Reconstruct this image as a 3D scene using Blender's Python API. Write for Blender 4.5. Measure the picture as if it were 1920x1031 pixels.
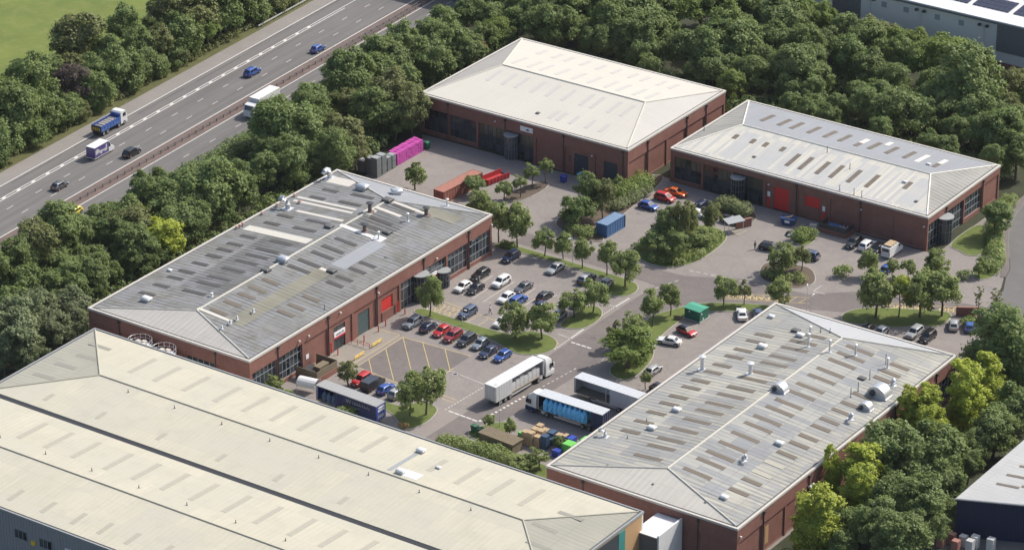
import bpy, bmesh, math, random
import numpy as np
from mathutils import Vector, Matrix
for o in list(bpy.data.objects): bpy.data.objects.remove(o, do_unlink=True)
scene = bpy.context.scene
COL = scene.collection
R = math.radians
# ------------------------------------------------------------------ camera
cam_d = bpy.data.cameras.new('camera'); cam = bpy.data.objects.new('camera', cam_d); COL.objects.link(cam)
cam.location = (335.352, -486.607, 285.4)
cam.rotation_euler = Vector((-0.5109915, 0.74146472, -0.43487673)).to_track_quat('-Z', 'Y').to_euler()
cam_d.sensor_width = 36; cam_d.lens = 36 * 6569.14 / 1920; cam_d.clip_start = 5; cam_d.clip_end = 4000
scene.camera = cam
# ------------------------------------------------------------------ sky, sun, exposure
SUN = Vector((0.403, 0.86, 1.0)).normalized()
w = bpy.data.worlds.new('World'); scene.world = w; w.use_nodes = True
nt = w.node_tree; bgn = nt.nodes['Background']
sky = nt.nodes.new('ShaderNodeTexSky'); sky.sky_type = 'NISHITA'; sky.sun_disc = False
sky.sun_elevation = math.asin(SUN.z); sky.sun_rotation = math.atan2(SUN.x, SUN.y)
sky.air_density = 1.0; sky.dust_density = 3.0
nt.links.new(sky.outputs[0], bgn.inputs[0]); bgn.inputs[1].default_value = 0.15
sl = bpy.data.lights.new('sun', 'SUN'); sl.energy = 4.1; sl.angle = R(0.53); sl.color = (1.0, 0.955, 0.88)
so = bpy.data.objects.new('sun', sl); COL.objects.link(so); so.location = (120, 200, 260)
so.rotation_euler = SUN.to_track_quat('Z', 'Y').to_euler()
scene.view_settings.view_transform = 'Standard'; scene.view_settings.look = 'None'
scene.view_settings.exposure = 0.35; scene.view_settings.gamma = 1.0
# ------------------------------------------------------------------ helpers
class MB:
    def __init__(s): s.v = []; s.f = []
    def add(s, vs, fs):
        n = len(s.v); s.v += [tuple(p) for p in vs]; s.f += [tuple(i + n for i in f) for f in fs]; return s
    def box(s, x0, x1, y0, y1, z0, z1, m=None):
        vs = [(x0,y0,z0),(x1,y0,z0),(x1,y1,z0),(x0,y1,z0),(x0,y0,z1),(x1,y0,z1),(x1,y1,z1),(x0,y1,z1)]
        if m is not None: vs = [tuple(m @ Vector(p)) for p in vs]
        return s.add(vs, [(0,3,2,1),(4,5,6,7),(0,1,5,4),(1,2,6,5),(2,3,7,6),(3,0,4,7)])
    def poly(s, pts): return s.add(pts, [tuple(range(len(pts)))])
    def prism(s, pts, z0, z1):
        a = sum(pts[i][0]*pts[(i+1)%len(pts)][1]-pts[(i+1)%len(pts)][0]*pts[i][1] for i in range(len(pts)))
        if a < 0: pts = pts[::-1]
        n = len(pts)
        vs = [(p[0],p[1],z0) for p in pts] + [(p[0],p[1],z1) for p in pts]
        return s.add(vs, [tuple(range(n-1,-1,-1)), tuple(range(n,2*n))] + [(i,(i+1)%n,(i+1)%n+n,i+n) for i in range(n)])
    def side(s, pts, y0, y1):   # silhouette in x,z extruded along y
        n = len(pts)
        a = sum(pts[i][0]*pts[(i+1)%n][1]-pts[(i+1)%n][0]*pts[i][1] for i in range(n))
        if a < 0: pts = pts[::-1]
        vs = [(p[0],y0,p[1]) for p in pts] + [(p[0],y1,p[1]) for p in pts]
        return s.add(vs, [tuple(range(n)), tuple(range(2*n-1,n-1,-1))] + [(i,i+n,(i+1)%n+n,(i+1)%n) for i in range(n)])
    def tube(s, pts, rs, n=8, cap=True):
        pts = [Vector(p) for p in pts]; base = len(s.v); k = len(pts)
        if not hasattr(rs, '__len__'): rs = [rs]*k
        for i, p in enumerate(pts):
            d = (pts[min(i+1,k-1)] - pts[max(i-1,0)]).normalized()
            a = d.orthogonal().normalized() if abs(d.z) < .95 else Vector((1,0,0)).cross(d).normalized()
            b = d.cross(a)
            for j in range(n):
                t = 2*math.pi*j/n; q = p + (a*math.cos(t) + b*math.sin(t))*rs[i]; s.v.append(tuple(q))
        for i in range(k-1):
            for j in range(n):
                s.f.append((base+i*n+j, base+i*n+(j+1)%n, base+(i+1)*n+(j+1)%n, base+(i+1)*n+j))
        if cap:
            s.f.append(tuple(base+j for j in range(n-1,-1,-1))); s.f.append(tuple(base+(k-1)*n+j for j in range(n)))
        return s
    def cyl(s, x, y, z0, z1, r, n=12, r1=None): return s.tube([(x,y,z0),(x,y,z1)], [r, r if r1 is None else r1], n)
    def loft(s, rings, cap=True):
        n = len(rings[0]); base = len(s.v)
        for r in rings: s.v += [tuple(p) for p in r]
        for i in range(len(rings)-1):
            for j in range(n):
                s.f.append((base+i*n+j, base+i*n+(j+1)%n, base+(i+1)*n+(j+1)%n, base+(i+1)*n+j))
        if cap:
            s.f.append(tuple(base+j for j in range(n-1,-1,-1))); s.f.append(tuple(base+(len(rings)-1)*n+j for j in range(n)))
        return s
    def mesh(s, name, smooth=None):
        me = bpy.data.meshes.new(name); me.from_pydata(s.v, [], s.f); me.update()
        bm = bmesh.new(); bm.from_mesh(me); bmesh.ops.recalc_face_normals(bm, faces=bm.faces); bm.to_mesh(me); bm.free()
        if smooth is not None:
            me.polygons.foreach_set('use_smooth', [True]*len(me.polygons))
            try: me.set_sharp_from_angle(angle=R(smooth))
            except Exception: pass
        return me
    def build(s, name, mat, parent=None, smooth=None, loc=None, rotz=0):
        return link(name, s.mesh(name, smooth), mat, parent, loc, rotz)
def link(name, me, mat=None, parent=None, loc=None, rotz=0, objmat=False):
    o = bpy.data.objects.new(name, me); COL.objects.link(o)
    if mat is not None:
        m = M[mat] if isinstance(mat, str) else mat
        if not me.materials: me.materials.append(m)
        if me.materials[0] is not m:
            o.material_slots[0].link = 'OBJECT'; o.material_slots[0].material = m
    if parent is not None: o.parent = parent
    if loc is not None: o.location = loc
    if rotz: o.rotation_euler = (0,0,rotz)
    return o
def tag(o, label, cat, group=None):
    o['label'] = label; o['category'] = cat
    if group: o['group'] = group
    return o
def thing(name, label, cat, loc=(0,0,0), rotz=0, group=None):
    o = bpy.data.objects.new(name, None); COL.objects.link(o); o.empty_display_size = .3
    o.location = loc; o.rotation_euler = (0,0,rotz)
    return tag(o, label, cat, group)
def struct(o): o['kind'] = 'structure'; return o
def stuff(o): o['kind'] = 'stuff'; return o
def dup(o, parent=None):
    c = o.copy(); COL.objects.link(c); c.parent = parent
    for ch in list(o.children): dup(ch, c)
    return c
# ------------------------------------------------------------------ materials
M = {}
def nodes(name):
    m = bpy.data.materials.new(name); m.use_nodes = True; M[name] = m
    return m, m.node_tree.nodes, m.node_tree.links, m.node_tree.nodes['Principled BSDF']
def N(ns, t, **k):
    n = ns.new(t)
    for a, b in k.items(): setattr(n, a, b)
    return n
def mixc(ns, ls, fac, a, b, mode='MIX'):
    n = N(ns, 'ShaderNodeMix', data_type='RGBA', blend_type=mode)
    for sock, v in ((n.inputs[0], fac), (n.inputs[6], a), (n.inputs[7], b)):
        if hasattr(v, 'is_output'): ls.new(v, sock)
        elif hasattr(v, '__len__'): sock.default_value = (v[0], v[1], v[2], 1)
        else: sock.default_value = v
    return n.outputs[2]
def noise(ns, ls, vec, scale, detail=3, rough=.55):
    n = N(ns, 'ShaderNodeTexNoise'); n.inputs['Scale'].default_value = scale; n.inputs['Detail'].default_value = detail
    n.inputs['Roughness'].default_value = rough
    if vec is not None: ls.new(vec, n.inputs['Vector'])
    return n.outputs[0]
def mapv(ns, ls, vec, sc):
    n = N(ns, 'ShaderNodeVectorMath', operation='MULTIPLY'); ls.new(vec, n.inputs[0]); n.inputs[1].default_value = sc
    return n.outputs[0]
def ramp(ns, ls, fac, stops, interp='LINEAR'):
    n = N(ns, 'ShaderNodeValToRGB'); cr = n.color_ramp; cr.interpolation = interp
    while len(cr.elements) < len(stops): cr.elements.new(.5)
    for e, (p, c) in zip(cr.elements, stops): e.position = p; e.color = (c[0], c[1], c[2], 1) if hasattr(c, '__len__') else (c, c, c, 1)
    ls.new(fac, n.inputs[0]); return n.outputs[0]
def math_(ns, ls, op, a, b=0.):
    n = N(ns, 'ShaderNodeMath', operation=op)
    for i, v in enumerate((a, b)):
        if hasattr(v, 'is_output'): ls.new(v, n.inputs[i])
        else: n.inputs[i].default_value = v
    return n.outputs[0]
def bump(ns, ls, b, h, strength, dist=.05):
    n = N(ns, 'ShaderNodeBump'); n.inputs['Strength'].default_value = strength; n.inputs['Distance'].default_value = dist
    ls.new(h, n.inputs['Height']); ls.new(n.outputs[0], b.inputs['Normal'])
def simple(name, col, rough=.7, metal=0., var=.12, scale=1.5, spec=.4, coat=0.):
    m, ns, ls, b = nodes(name)
    tc = N(ns, 'ShaderNodeTexCoord')
    if var:
        f = noise(ns, ls, tc.outputs['Object'], scale, 4)
        c = mixc(ns, ls, f, [x*(1-var) for x in col], [min(1, x*(1+var)) for x in col]); ls.new(c, b.inputs['Base Color'])
    else: b.inputs['Base Color'].default_value = (*col, 1)
    b.inputs['Roughness'].default_value = rough; b.inputs['Metallic'].default_value = metal
    b.inputs['Specular IOR Level'].default_value = spec
    if coat: b.inputs['Coat Weight'].default_value = coat; b.inputs['Coat Roughness'].default_value = .04
    return m
def brick(name, col, mortar):
    m, ns, ls, b = nodes(name)
    g = N(ns, 'ShaderNodeNewGeometry'); pos = g.outputs['Position']
    sx = N(ns, 'ShaderNodeSeparateXYZ'); ls.new(pos, sx.inputs[0])
    cx = N(ns, 'ShaderNodeCombineXYZ'); ls.new(math_(ns, ls, 'ADD', sx.outputs[0], sx.outputs[1]), cx.inputs[0]); ls.new(sx.outputs[2], cx.inputs[1])
    br = N(ns, 'ShaderNodeTexBrick'); ls.new(cx.outputs[0], br.inputs['Vector'])
    br.inputs['Color1'].default_value = (*[c*1.12 for c in col], 1); br.inputs['Color2'].default_value = (*[c*.86 for c in col], 1); br.inputs['Mortar'].default_value = (*mortar, 1)
    br.inputs['Scale'].default_value = 1; br.inputs['Brick Width'].default_value = .225; br.inputs['Row Height'].default_value = .075; br.inputs['Mortar Size'].default_value = .006
    n1 = noise(ns, ls, pos, .5, 5, .65); n2 = noise(ns, ls, mapv(ns, ls, pos, (1.2, 1.2, .15)), 1.0, 4)
    c = mixc(ns, ls, ramp(ns, ls, n1, [(.3, .0), (.75, 1.)]), br.outputs[0], [x*.8 for x in col])
    c = mixc(ns, ls, ramp(ns, ls, n2, [(.5, 0.), (.8, .35)]), c, (col[0]*.7, col[1]*.75, col[2]*.8))
    ls.new(c, b.inputs['Base Color']); b.inputs['Roughness'].default_value = .85; b.inputs['Specular IOR Level'].default_value = .25
    bump(ns, ls, b, br.outputs[1], .15, .01)
def roofing(name, light, dark, ax, band=.6, period=1.05, patch=None, patchamt=0., cells=(2.1, 3.7), stain=(.3, .29, .25), stainamt=.35, rough=.75, corr=.25, lap=5.5):
    """profiled roof sheets running along axis ax: dirt in the sheet valleys, sheets of another shade, stains, lap joints"""
    m, ns, ls, b = nodes(name)
    g = N(ns, 'ShaderNodeNewGeometry'); pos = g.outputs['Position']
    sx = N(ns, 'ShaderNodeSeparateXYZ'); ls.new(pos, sx.inputs[0])
    al, ac = (sx.outputs[0], sx.outputs[1]) if ax == 'X' else (sx.outputs[1], sx.outputs[0])
    st = N(ns, 'ShaderNodeCombineXYZ'); ls.new(math_(ns, ls, 'MULTIPLY', ac, 1.6), st.inputs[0]); ls.new(math_(ns, ls, 'MULTIPLY', al, .07), st.inputs[1])
    sn = noise(ns, ls, st.outputs[0], 1.0, 5, .7); big = noise(ns, ls, pos, .09, 4, .6)
    f = math_(ns, ls, 'ADD', math_(ns, ls, 'MULTIPLY', sn, .55), math_(ns, ls, 'MULTIPLY', big, .55))
    c = mixc(ns, ls, ramp(ns, ls, f, [(.38, 0.), (.68, 1.)]), [(a*2+b_)/3 for a, b_ in zip(dark, light)], light)
    if patch is not None:
        iac = math_(ns, ls, 'FLOOR', math_(ns, ls, 'DIVIDE', ac, cells[0])); ial = math_(ns, ls, 'FLOOR', math_(ns, ls, 'DIVIDE', al, cells[1]))
        cb = N(ns, 'ShaderNodeCombineXYZ'); ls.new(iac, cb.inputs[0]); ls.new(ial, cb.inputs[1])
        wn = N(ns, 'ShaderNodeTexWhiteNoise', noise_dimensions='2D'); ls.new(cb.outputs[0], wn.inputs['Vector'])
        pf = math_(ns, ls, 'ADD', math_(ns, ls, 'MULTIPLY', wn.outputs[0], .5), math_(ns, ls, 'MULTIPLY', noise(ns, ls, pos, .06, 2, .5), 1.))
        pf = ramp(ns, ls, pf, [(.70, 0.), (.73, patchamt*.5), (.9, patchamt)]); c = mixc(ns, ls, pf, c, patch)
    # dirt lines in the valleys, strong in places and faint in others
    ph = math_(ns, ls, 'ADD', math_(ns, ls, 'MULTIPLY', ac, 2*math.pi/period), math_(ns, ls, 'MULTIPLY', noise(ns, ls, st.outputs[0], .4, 2, .5), 2.2))
    bs = ramp(ns, ls, math_(ns, ls, 'MULTIPLY_ADD', math_(ns, ls, 'SINE', ph), .5), [(.0, 0.), (.25, .35), (.5, 1.)]) if False else ramp(ns, ls, math_(ns, ls, 'ADD', math_(ns, ls, 'MULTIPLY', math_(ns, ls, 'SINE', ph), .5), .5), [(.45, 0.), (.8, 1.)])
    st2 = N(ns, 'ShaderNodeCombineXYZ'); ls.new(math_(ns, ls, 'MULTIPLY', ac, .22), st2.inputs[0]); ls.new(math_(ns, ls, 'MULTIPLY', al, .13), st2.inputs[1])
    bm_ = ramp(ns, ls, noise(ns, ls, st2.outputs[0], 1., 4, .65), [(.36, .1*band), (.62, band)])
    bf = N(ns, 'ShaderNodeMath', operation='MULTIPLY'); ls.new(bs, bf.inputs[0]); ls.new(bm_, bf.inputs[1])
    c = mixc(ns, ls, bf.outputs[0], c, dark)
    sf = ramp(ns, ls, noise(ns, ls, pos, .28, 6, .68), [(.5, 0.), (.78, stainamt)]); c = mixc(ns, ls, sf, c, stain)
    fr = math_(ns, ls, 'FRACT', math_(ns, ls, 'DIVIDE', al, lap)); c = mixc(ns, ls, ramp(ns, ls, fr, [(.0, .4), (.02, .4), (.035, 0.)]), c, dark)
    ls.new(c, b.inputs['Base Color']); b.inputs['Roughness'].default_value = rough; b.inputs['Specular IOR Level'].default_value = .15
    wv = math_(ns, ls, 'SINE', math_(ns, ls, 'MULTIPLY', ac, 2*math.pi/.35)); bump(ns, ls, b, wv, corr, .03)
def ground(name, base, dark, light, sc=.12, fine=3., rough=.9, blocks=None, streak=None):
    m, ns, ls, b = nodes(name)
    g = N(ns, 'ShaderNodeNewGeometry'); pos = g.outputs['Position']
    c = mixc(ns, ls, ramp(ns, ls, noise(ns, ls, pos, sc, 6, .62), [(.32, 0.), (.68, 1.)]), dark, base)
    c = mixc(ns, ls, ramp(ns, ls, noise(ns, ls, pos, sc*4.3, 5, .65), [(.5, 0.), (.75, .55)]), c, light)
    c = mixc(ns, ls, math_(ns, ls, 'MULTIPLY', noise(ns, ls, pos, fine, 4, .7), .35), c, [x*.62 for x in dark])
    if blocks:
        v = N(ns, 'ShaderNodeTexVoronoi'); v.inputs['Scale'].default_value = .16; ls.new(pos, v.inputs['Vector'])
        c = mixc(ns, ls, ramp(ns, ls, v.outputs['Distance'], [(.03, .55), (.12, 0.)]), c, [x*.55 for x in dark])
        wv = N(ns, 'ShaderNodeTexNoise'); wv.inputs['Scale'].default_value = .11; wv.inputs['Detail'].default_value = 6; wv.inputs['Distortion'].default_value = 1.4; ls.new(pos, wv.inputs['Vector'])
        c = mixc(ns, ls, ramp(ns, ls, wv.outputs[0], [(.44, 0.), (.5, .38), (.56, 0.)]), c, [dark[0]*.8, dark[1]*.82, dark[2]*.85])
        c = mixc(ns, ls, ramp(ns, ls, noise(ns, ls, pos, .9, 5, .75), [(.55, 0.), (.8, .5)]), c, [light[0]*1.1, light[1]*1.12, light[2]*1.14])
        br = N(ns, 'ShaderNodeTexBrick'); ls.new(pos, br.inputs['Vector']); br.inputs['Scale'].default_value = 1
        br.inputs['Brick Width'].default_value = .2; br.inputs['Row Height'].default_value = .1; br.inputs['Mortar Size'].default_value = .004
        br.inputs['Color1'].default_value = (.9,.9,.9,1); br.inputs['Color2'].default_value = (1.05,1.05,1.05,1); br.inputs['Mortar'].default_value = (.65,.65,.65,1)
        c = mixc(ns, ls, 1., c, br.outputs[0], 'MULTIPLY')
    if streak:
        v = N(ns, 'ShaderNodeMapping'); v.inputs['Rotation'].default_value = (0,0,streak); ls.new(pos, v.inputs[0])
        v2 = mapv(ns, ls, v.outputs[0], (.9, .012, .0)); f = ramp(ns, ls, noise(ns, ls, v2, 1., 3, .6), [(.42, 0.), (.7, .6)])
        c = mixc(ns, ls, f, c, [x*.66 for x in dark])
    ls.new(c, b.inputs['Base Color']); b.inputs['Roughness'].default_value = rough; b.inputs['Specular IOR Level'].default_value = .2
    bump(ns, ls, b, noise(ns, ls, pos, fine*2, 4, .7), .25, .03)
def leaf(name, col, tip):
    m, ns, ls, b = nodes(name)
    g = N(ns, 'ShaderNodeNewGeometry'); oi = N(ns, 'ShaderNodeObjectInfo')
    f = noise(ns, ls, g.outputs['Position'], .45, 4, .65)
    c = mixc(ns, ls, ramp(ns, ls, f, [(.35, 0.), (.7, 1.)]), col, tip)
    c = mixc(ns, ls, math_(ns, ls, 'MULTIPLY', oi.outputs['Random'], .55), c, (col[0]*.74, col[1]*.74, col[2]*.9))
    wn = N(ns, 'ShaderNodeTexWhiteNoise', noise_dimensions='1D'); ls.new(math_(ns, ls, 'MULTIPLY', oi.outputs['Random'], 37.7), wn.inputs['W'])
    c = mixc(ns, ls, math_(ns, ls, 'MULTIPLY', wn.outputs[0], .5), c, (tip[0]*.92, tip[1]*1.03, tip[2]*1.1))
    c = mixc(ns, ls, math_(ns, ls, 'MULTIPLY', g.outputs['Random Per Island'], .5), c, (tip[0]*1.15, tip[1]*1.05, tip[2]))
    ls.new(c, b.inputs['Base Color']); b.inputs['Roughness'].default_value = .55; b.inputs['Specular IOR Level'].default_value = .25
    tr = N(ns, 'ShaderNodeBsdfTranslucent'); ls.new(mixc(ns, ls, .5, c, (tip[0]*1.3, tip[1]*1.4, tip[2])), tr.inputs[0])
    mx = N(ns, 'ShaderNodeMixShader'); mx.inputs[0].default_value = .36
    ls.new(b.outputs[0], mx.inputs[1]); ls.new(tr.outputs[0], mx.inputs[2])
    ls.new(mx.outputs[0], ns['Material Output'].inputs[0])
brick('brick', (.238, .106, .082), (.23, .16, .13))
brick('brick_plinth', (.34, .17, .135), (.28, .2, .17))
simple('coping', (.47, .44, .39), .55); simple('coping_grey', (.26, .27, .27), .5); simple('gutter', (.10, .10, .098), .7)
simple('downpipe', (.045, .042, .042), .5); simple('ridge', (.47, .45, .39), .6)
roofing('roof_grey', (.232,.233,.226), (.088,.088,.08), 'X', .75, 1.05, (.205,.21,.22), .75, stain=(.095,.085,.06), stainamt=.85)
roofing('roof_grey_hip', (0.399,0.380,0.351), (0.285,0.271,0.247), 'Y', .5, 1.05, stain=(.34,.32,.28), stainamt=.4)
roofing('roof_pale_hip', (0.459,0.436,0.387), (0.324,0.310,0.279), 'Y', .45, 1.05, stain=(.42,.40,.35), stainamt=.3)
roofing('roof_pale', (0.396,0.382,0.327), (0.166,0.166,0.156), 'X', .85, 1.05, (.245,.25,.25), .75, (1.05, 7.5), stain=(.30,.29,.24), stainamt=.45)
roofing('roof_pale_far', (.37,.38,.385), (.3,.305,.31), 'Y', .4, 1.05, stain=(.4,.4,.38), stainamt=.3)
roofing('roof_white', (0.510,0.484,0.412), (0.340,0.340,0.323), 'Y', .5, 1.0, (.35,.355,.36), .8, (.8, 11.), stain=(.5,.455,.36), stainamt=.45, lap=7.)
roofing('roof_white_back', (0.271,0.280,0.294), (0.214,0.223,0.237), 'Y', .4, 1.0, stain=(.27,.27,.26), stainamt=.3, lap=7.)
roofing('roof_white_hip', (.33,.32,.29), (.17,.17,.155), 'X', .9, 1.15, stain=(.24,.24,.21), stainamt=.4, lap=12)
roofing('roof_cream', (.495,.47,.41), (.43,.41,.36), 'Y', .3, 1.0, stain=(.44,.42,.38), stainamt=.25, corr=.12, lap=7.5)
roofing('roof_cream_west', (.33,.315,.29), (.27,.26,.24), 'X', .3, 1.0, stain=(.3,.285,.26), stainamt=.3, corr=.12, lap=9)  # darker, greyer cream for the west hip slope
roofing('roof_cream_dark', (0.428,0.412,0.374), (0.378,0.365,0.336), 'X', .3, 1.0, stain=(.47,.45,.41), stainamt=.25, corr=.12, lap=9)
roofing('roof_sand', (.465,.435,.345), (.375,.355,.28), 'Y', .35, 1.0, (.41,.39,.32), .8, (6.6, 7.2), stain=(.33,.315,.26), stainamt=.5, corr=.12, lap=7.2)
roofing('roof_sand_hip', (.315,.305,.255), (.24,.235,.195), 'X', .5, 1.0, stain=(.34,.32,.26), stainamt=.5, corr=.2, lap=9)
roofing('roof_pale_blue', (.265,.272,.278), (.165,.167,.165), 'X', .6, 1.05, (.37,.36,.31), .6, (1.05, 7.), stain=(.3,.29,.25), stainamt=.4)
roofing('roof_pale_mix', (.36,.35,.305), (.15,.15,.145), 'X', .9, 1.05, (.215,.222,.23), .8, (1.05, 7.), stain=(.26,.25,.21), stainamt=.4)
roofing('roof_moss', (.245,.235,.19), (.12,.115,.09), 'X', .5, 1.05, stain=(.15,.14,.1), stainamt=.6)
roofing('roof_grey_dark', (.175,.178,.18), (.06,.06,.056), 'X', .95, 1.05, (.2,.207,.22), .6, stain=(.09,.08,.055), stainamt=.8)
roofing('roof_steel', (.4,.4,.39), (.31,.31,.305), 'X', .5, 1., stain=(.26,.26,.25), stainamt=.3)
roofing('roof_trade', (.62,.62,.61), (.5,.5,.5), 'Y', .3, 1., stain=(.55,.55,.53), stainamt=.2)
simple('rooflight', (.13,.105,.075), .45, var=.3, scale=.6); simple('rooflight_dark', (.062,.055,.048), .5, var=.3, scale=.6)
simple('rooflight_cream', (.42,.4,.365), .5, var=.08); simple('rooflight_sand', (.335,.315,.25), .5, var=.12); simple('rooflight_white', (.6,.575,.49), .5)
simple('steel_sheet', (.55,.56,.57), .35, .6); simple('galvanised', (.62,.63,.63), .4, .5); simple('barrier_steel', (.17,.165,.16), .6, .2); simple('dark_metal', (.06,.06,.062), .5, .3); simple('white_paint', (.58,.58,.565), .5)
m, ns, ls, b = nodes('glass'); oi = N(ns, 'ShaderNodeObjectInfo')
ls.new(mixc(ns, ls, oi.outputs['Random'], (.012,.016,.02), (.06,.07,.078)), b.inputs['Base Color']); b.inputs['Roughness'].default_value = .06; b.inputs['Specular IOR Level'].default_value = .6
simple('frame_grey', (.26,.28,.3), .5); simple('frame_dark', (.05,.055,.06), .45); simple('dark_filler', (.03,.03,.032), .9)
m, ns, ls, b = nodes('glass_blind'); oi = N(ns, 'ShaderNodeObjectInfo')
ls.new(mixc(ns, ls, oi.outputs['Random'], (.05,.042,.03), (.11,.095,.07)), b.inputs['Base Color']); b.inputs['Roughness'].default_value = .12
simple('door_red', (.55,.035,.03), .5); simple('door_green', (.07,.10,.10), .45); simple('door_dark', (.035,.045,.06), .5); simple('rail_red', (.42,.05,.035), .5); simple('rail_yellow', (.72,.48,.05), .5)
simple('cladding_grey', (.58,.57,.54), .6, var=.06); simple('cladding_dark', (.12,.125,.13), .6); simple('frame_mid', (.13,.14,.15), .5); simple('rooflight_hip', (.235,.225,.185), .5); simple('cladding_blue_grey', (.27,.275,.28), .55); simple('navy', (.016,.028,.075), .45); simple('teal', (.05,.22,.2), .5); simple('brick_tan', (.42,.26,.13), .85, scale=4)
ground('grass', (.125,.155,.04), (.088,.12,.032), (.2,.19,.075), .25, 5.)
ground('field_grass', (.158,.19,.044), (.105,.14,.034), (.225,.215,.085), .09, 1.2)
ground('forest_floor', (.05,.055,.03), (.035,.04,.022), (.08,.075,.045), .2, 3.)
ground('verge', (0.114,0.114,0.046), (0.076,0.084,0.030), (0.167,0.137,0.076), .25, 4.)
ground('paving', (0.267,0.235,0.213), (0.230,0.206,0.190), (0.298,0.268,0.239), .05, 6., blocks=True)
ground('paving_dark', (0.186,0.163,0.152), (0.156,0.137,0.129), (0.213,0.186,0.171), .05, 6., blocks=True)
ground('yard_concrete', (0.274,0.247,0.213), (0.228,0.205,0.179), (0.319,0.293,0.251), .12, 6.)
ground('asphalt', (0.152,0.144,0.138), (0.125,0.120,0.116), (0.179,0.169,0.160), .06, 8.)
ground('asphalt_motorway', (0.163,0.154,0.147), (0.141,0.134,0.128), (0.182,0.173,0.163), .04, 8., streak=R(-3.15))
ground('shoulder', (0.236,0.217,0.198), (0.205,0.190,0.175), (0.266,0.243,0.220), .08, 6.)
ground('median', (0.160,0.118,0.103), (0.129,0.095,0.084), (0.205,0.160,0.137), .2, 5.)
simple('kerb', (.33,.31,.29), .85, scale=4); simple('line_white', (.5,.48,.445), .8, var=.3, scale=2); simple('line_yellow', (.5,.38,.14), .8, var=.2, scale=3); simple('tar', (.075,.072,.07), .8, var=.3)
leaf('leaf_d', (.12,.168,.054), (.2,.255,.082)); leaf('leaf_o', (.145,.163,.056), (.215,.23,.085)); leaf('leaf_b', (.14,.195,.048), (.22,.28,.07))
leaf('leaf_y', (.24,.3,.05), (.42,.46,.065)); leaf('leaf_l', (.145,.175,.085), (.215,.25,.12)); leaf('leaf_p', (.085,.068,.06), (.125,.095,.078)); leaf('leaf_a', (.17,.135,.06), (.26,.19,.085))
leaf('leaf_m', (.17,.215,.07), (.255,.305,.1)); leaf('leaf_bush', (.145,.175,.07), (.22,.25,.11))
simple('bark', (.11,.085,.062), .9, var=.3, scale=5)
simple('tyre', (.022,.022,.023), .85); simple('rim', (.38,.39,.4), .35, .7); simple('car_glass', (.016,.018,.021), .05, var=0, spec=.7); simple('lamp_clear', (.7,.7,.68), .15); simple('lamp_red', (.35,.015,.012), .25); simple('trim_black', (.025,.025,.026), .5); simple('plate_white', (.75,.75,.7), .5, var=0); simple('plate_yellow', (.75,.55,.06), .5, var=0)
PAINT = dict(white=(.62,.62,.61), black=(.012,.012,.014), grey=(.085,.088,.095), silver=(.34,.35,.35), navy=(.015,.022,.055), blue=(.025,.075,.28), red=(.42,.018,.018), darkred=(.24,.02,.024), charcoal=(.032,.034,.036), steel=(.20,.225,.25), slate=(.07,.095,.15), orange=(.62,.115,.012), yellow=(.62,.52,.07), steelblue=(.05,.075,.125), redblack=(.42,.018,.018), purple=(.10,.07,.22), tipperblue=(.035,.10,.34))
for k, c in PAINT.items(): simple('paint_'+k, c, .3, .0 if k in ('white',) else .15, var=0, spec=.5, coat=.6)
simple('bark_mulch', (.10,.075,.055), .95, var=.35, scale=6)
simple('pink', (.42,.065,.29), .5); simple('pink_dark', (.34,.05,.23), .6); simple('crate_grey', (.15,.165,.16), .7, var=.45, scale=5); simple('stack_clay', (.15,.115,.10), .8, var=.3); simple('rust', (.22,.085,.06), .8, var=.25); simple('rust_roof', (.29,.125,.09), .8, var=.25); simple('red_skip', (.36,.03,.035), .6); simple('container_blue', (.05,.115,.24), .6, var=.2); simple('container_blue_top', (.13,.2,.3), .7, var=.2); simple('kiosk_green', (.018,.12,.075), .5); simple('kiosk_roof', (.06,.28,.18), .5)
simple('timber', (.42,.31,.19), .85, var=.3, scale=3); simple('moss_timber', (.16,.13,.085), .9, var=.35, scale=2); simple('pallet_blue', (.045,.085,.15), .6); simple('wrap_blue', (.03,.055,.3), .4); simple('wrap_green', (.14,.46,.08), .4); simple('bag_blue', (.12,.46,.92), .35, var=.4, scale=3, spec=.6); simple('bin_green', (.03,.10,.05), .6); simple('curtain_white', (.5,.5,.48), .6, var=.1); simple('trailer_roof', (.44,.455,.47), .5); simple('trailer_roof_grey', (.28,.28,.275), .6); simple('trailer_floor', (.2,.17,.13), .8); simple('curtain_navy', (.012,.02,.07), .5); simple('curtain_blue', (.02,.05,.3), .5); simple('wrap_white', (.5,.5,.48), .4, var=.3, scale=3); simple('plastic_white', (.58,.58,.57), .4, var=.15, scale=3); simple('skip_blue', (.02,.05,.14), .6); simple('sign_white', (.72,.72,.72), .5, var=0); simple('sign_red', (.5,.02,.04), .5, var=0); simple('sign_text', (.03,.03,.05), .6, var=0); simple('brick_red_block', (.35,.17,.14), .85, var=.3, scale=3); simple('solar', (.02,.022,.04), .15, var=0); simple('skin', (.5,.32,.24), .6, var=0); simple('hair', (.03,.02,.015), .7, var=0)
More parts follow.
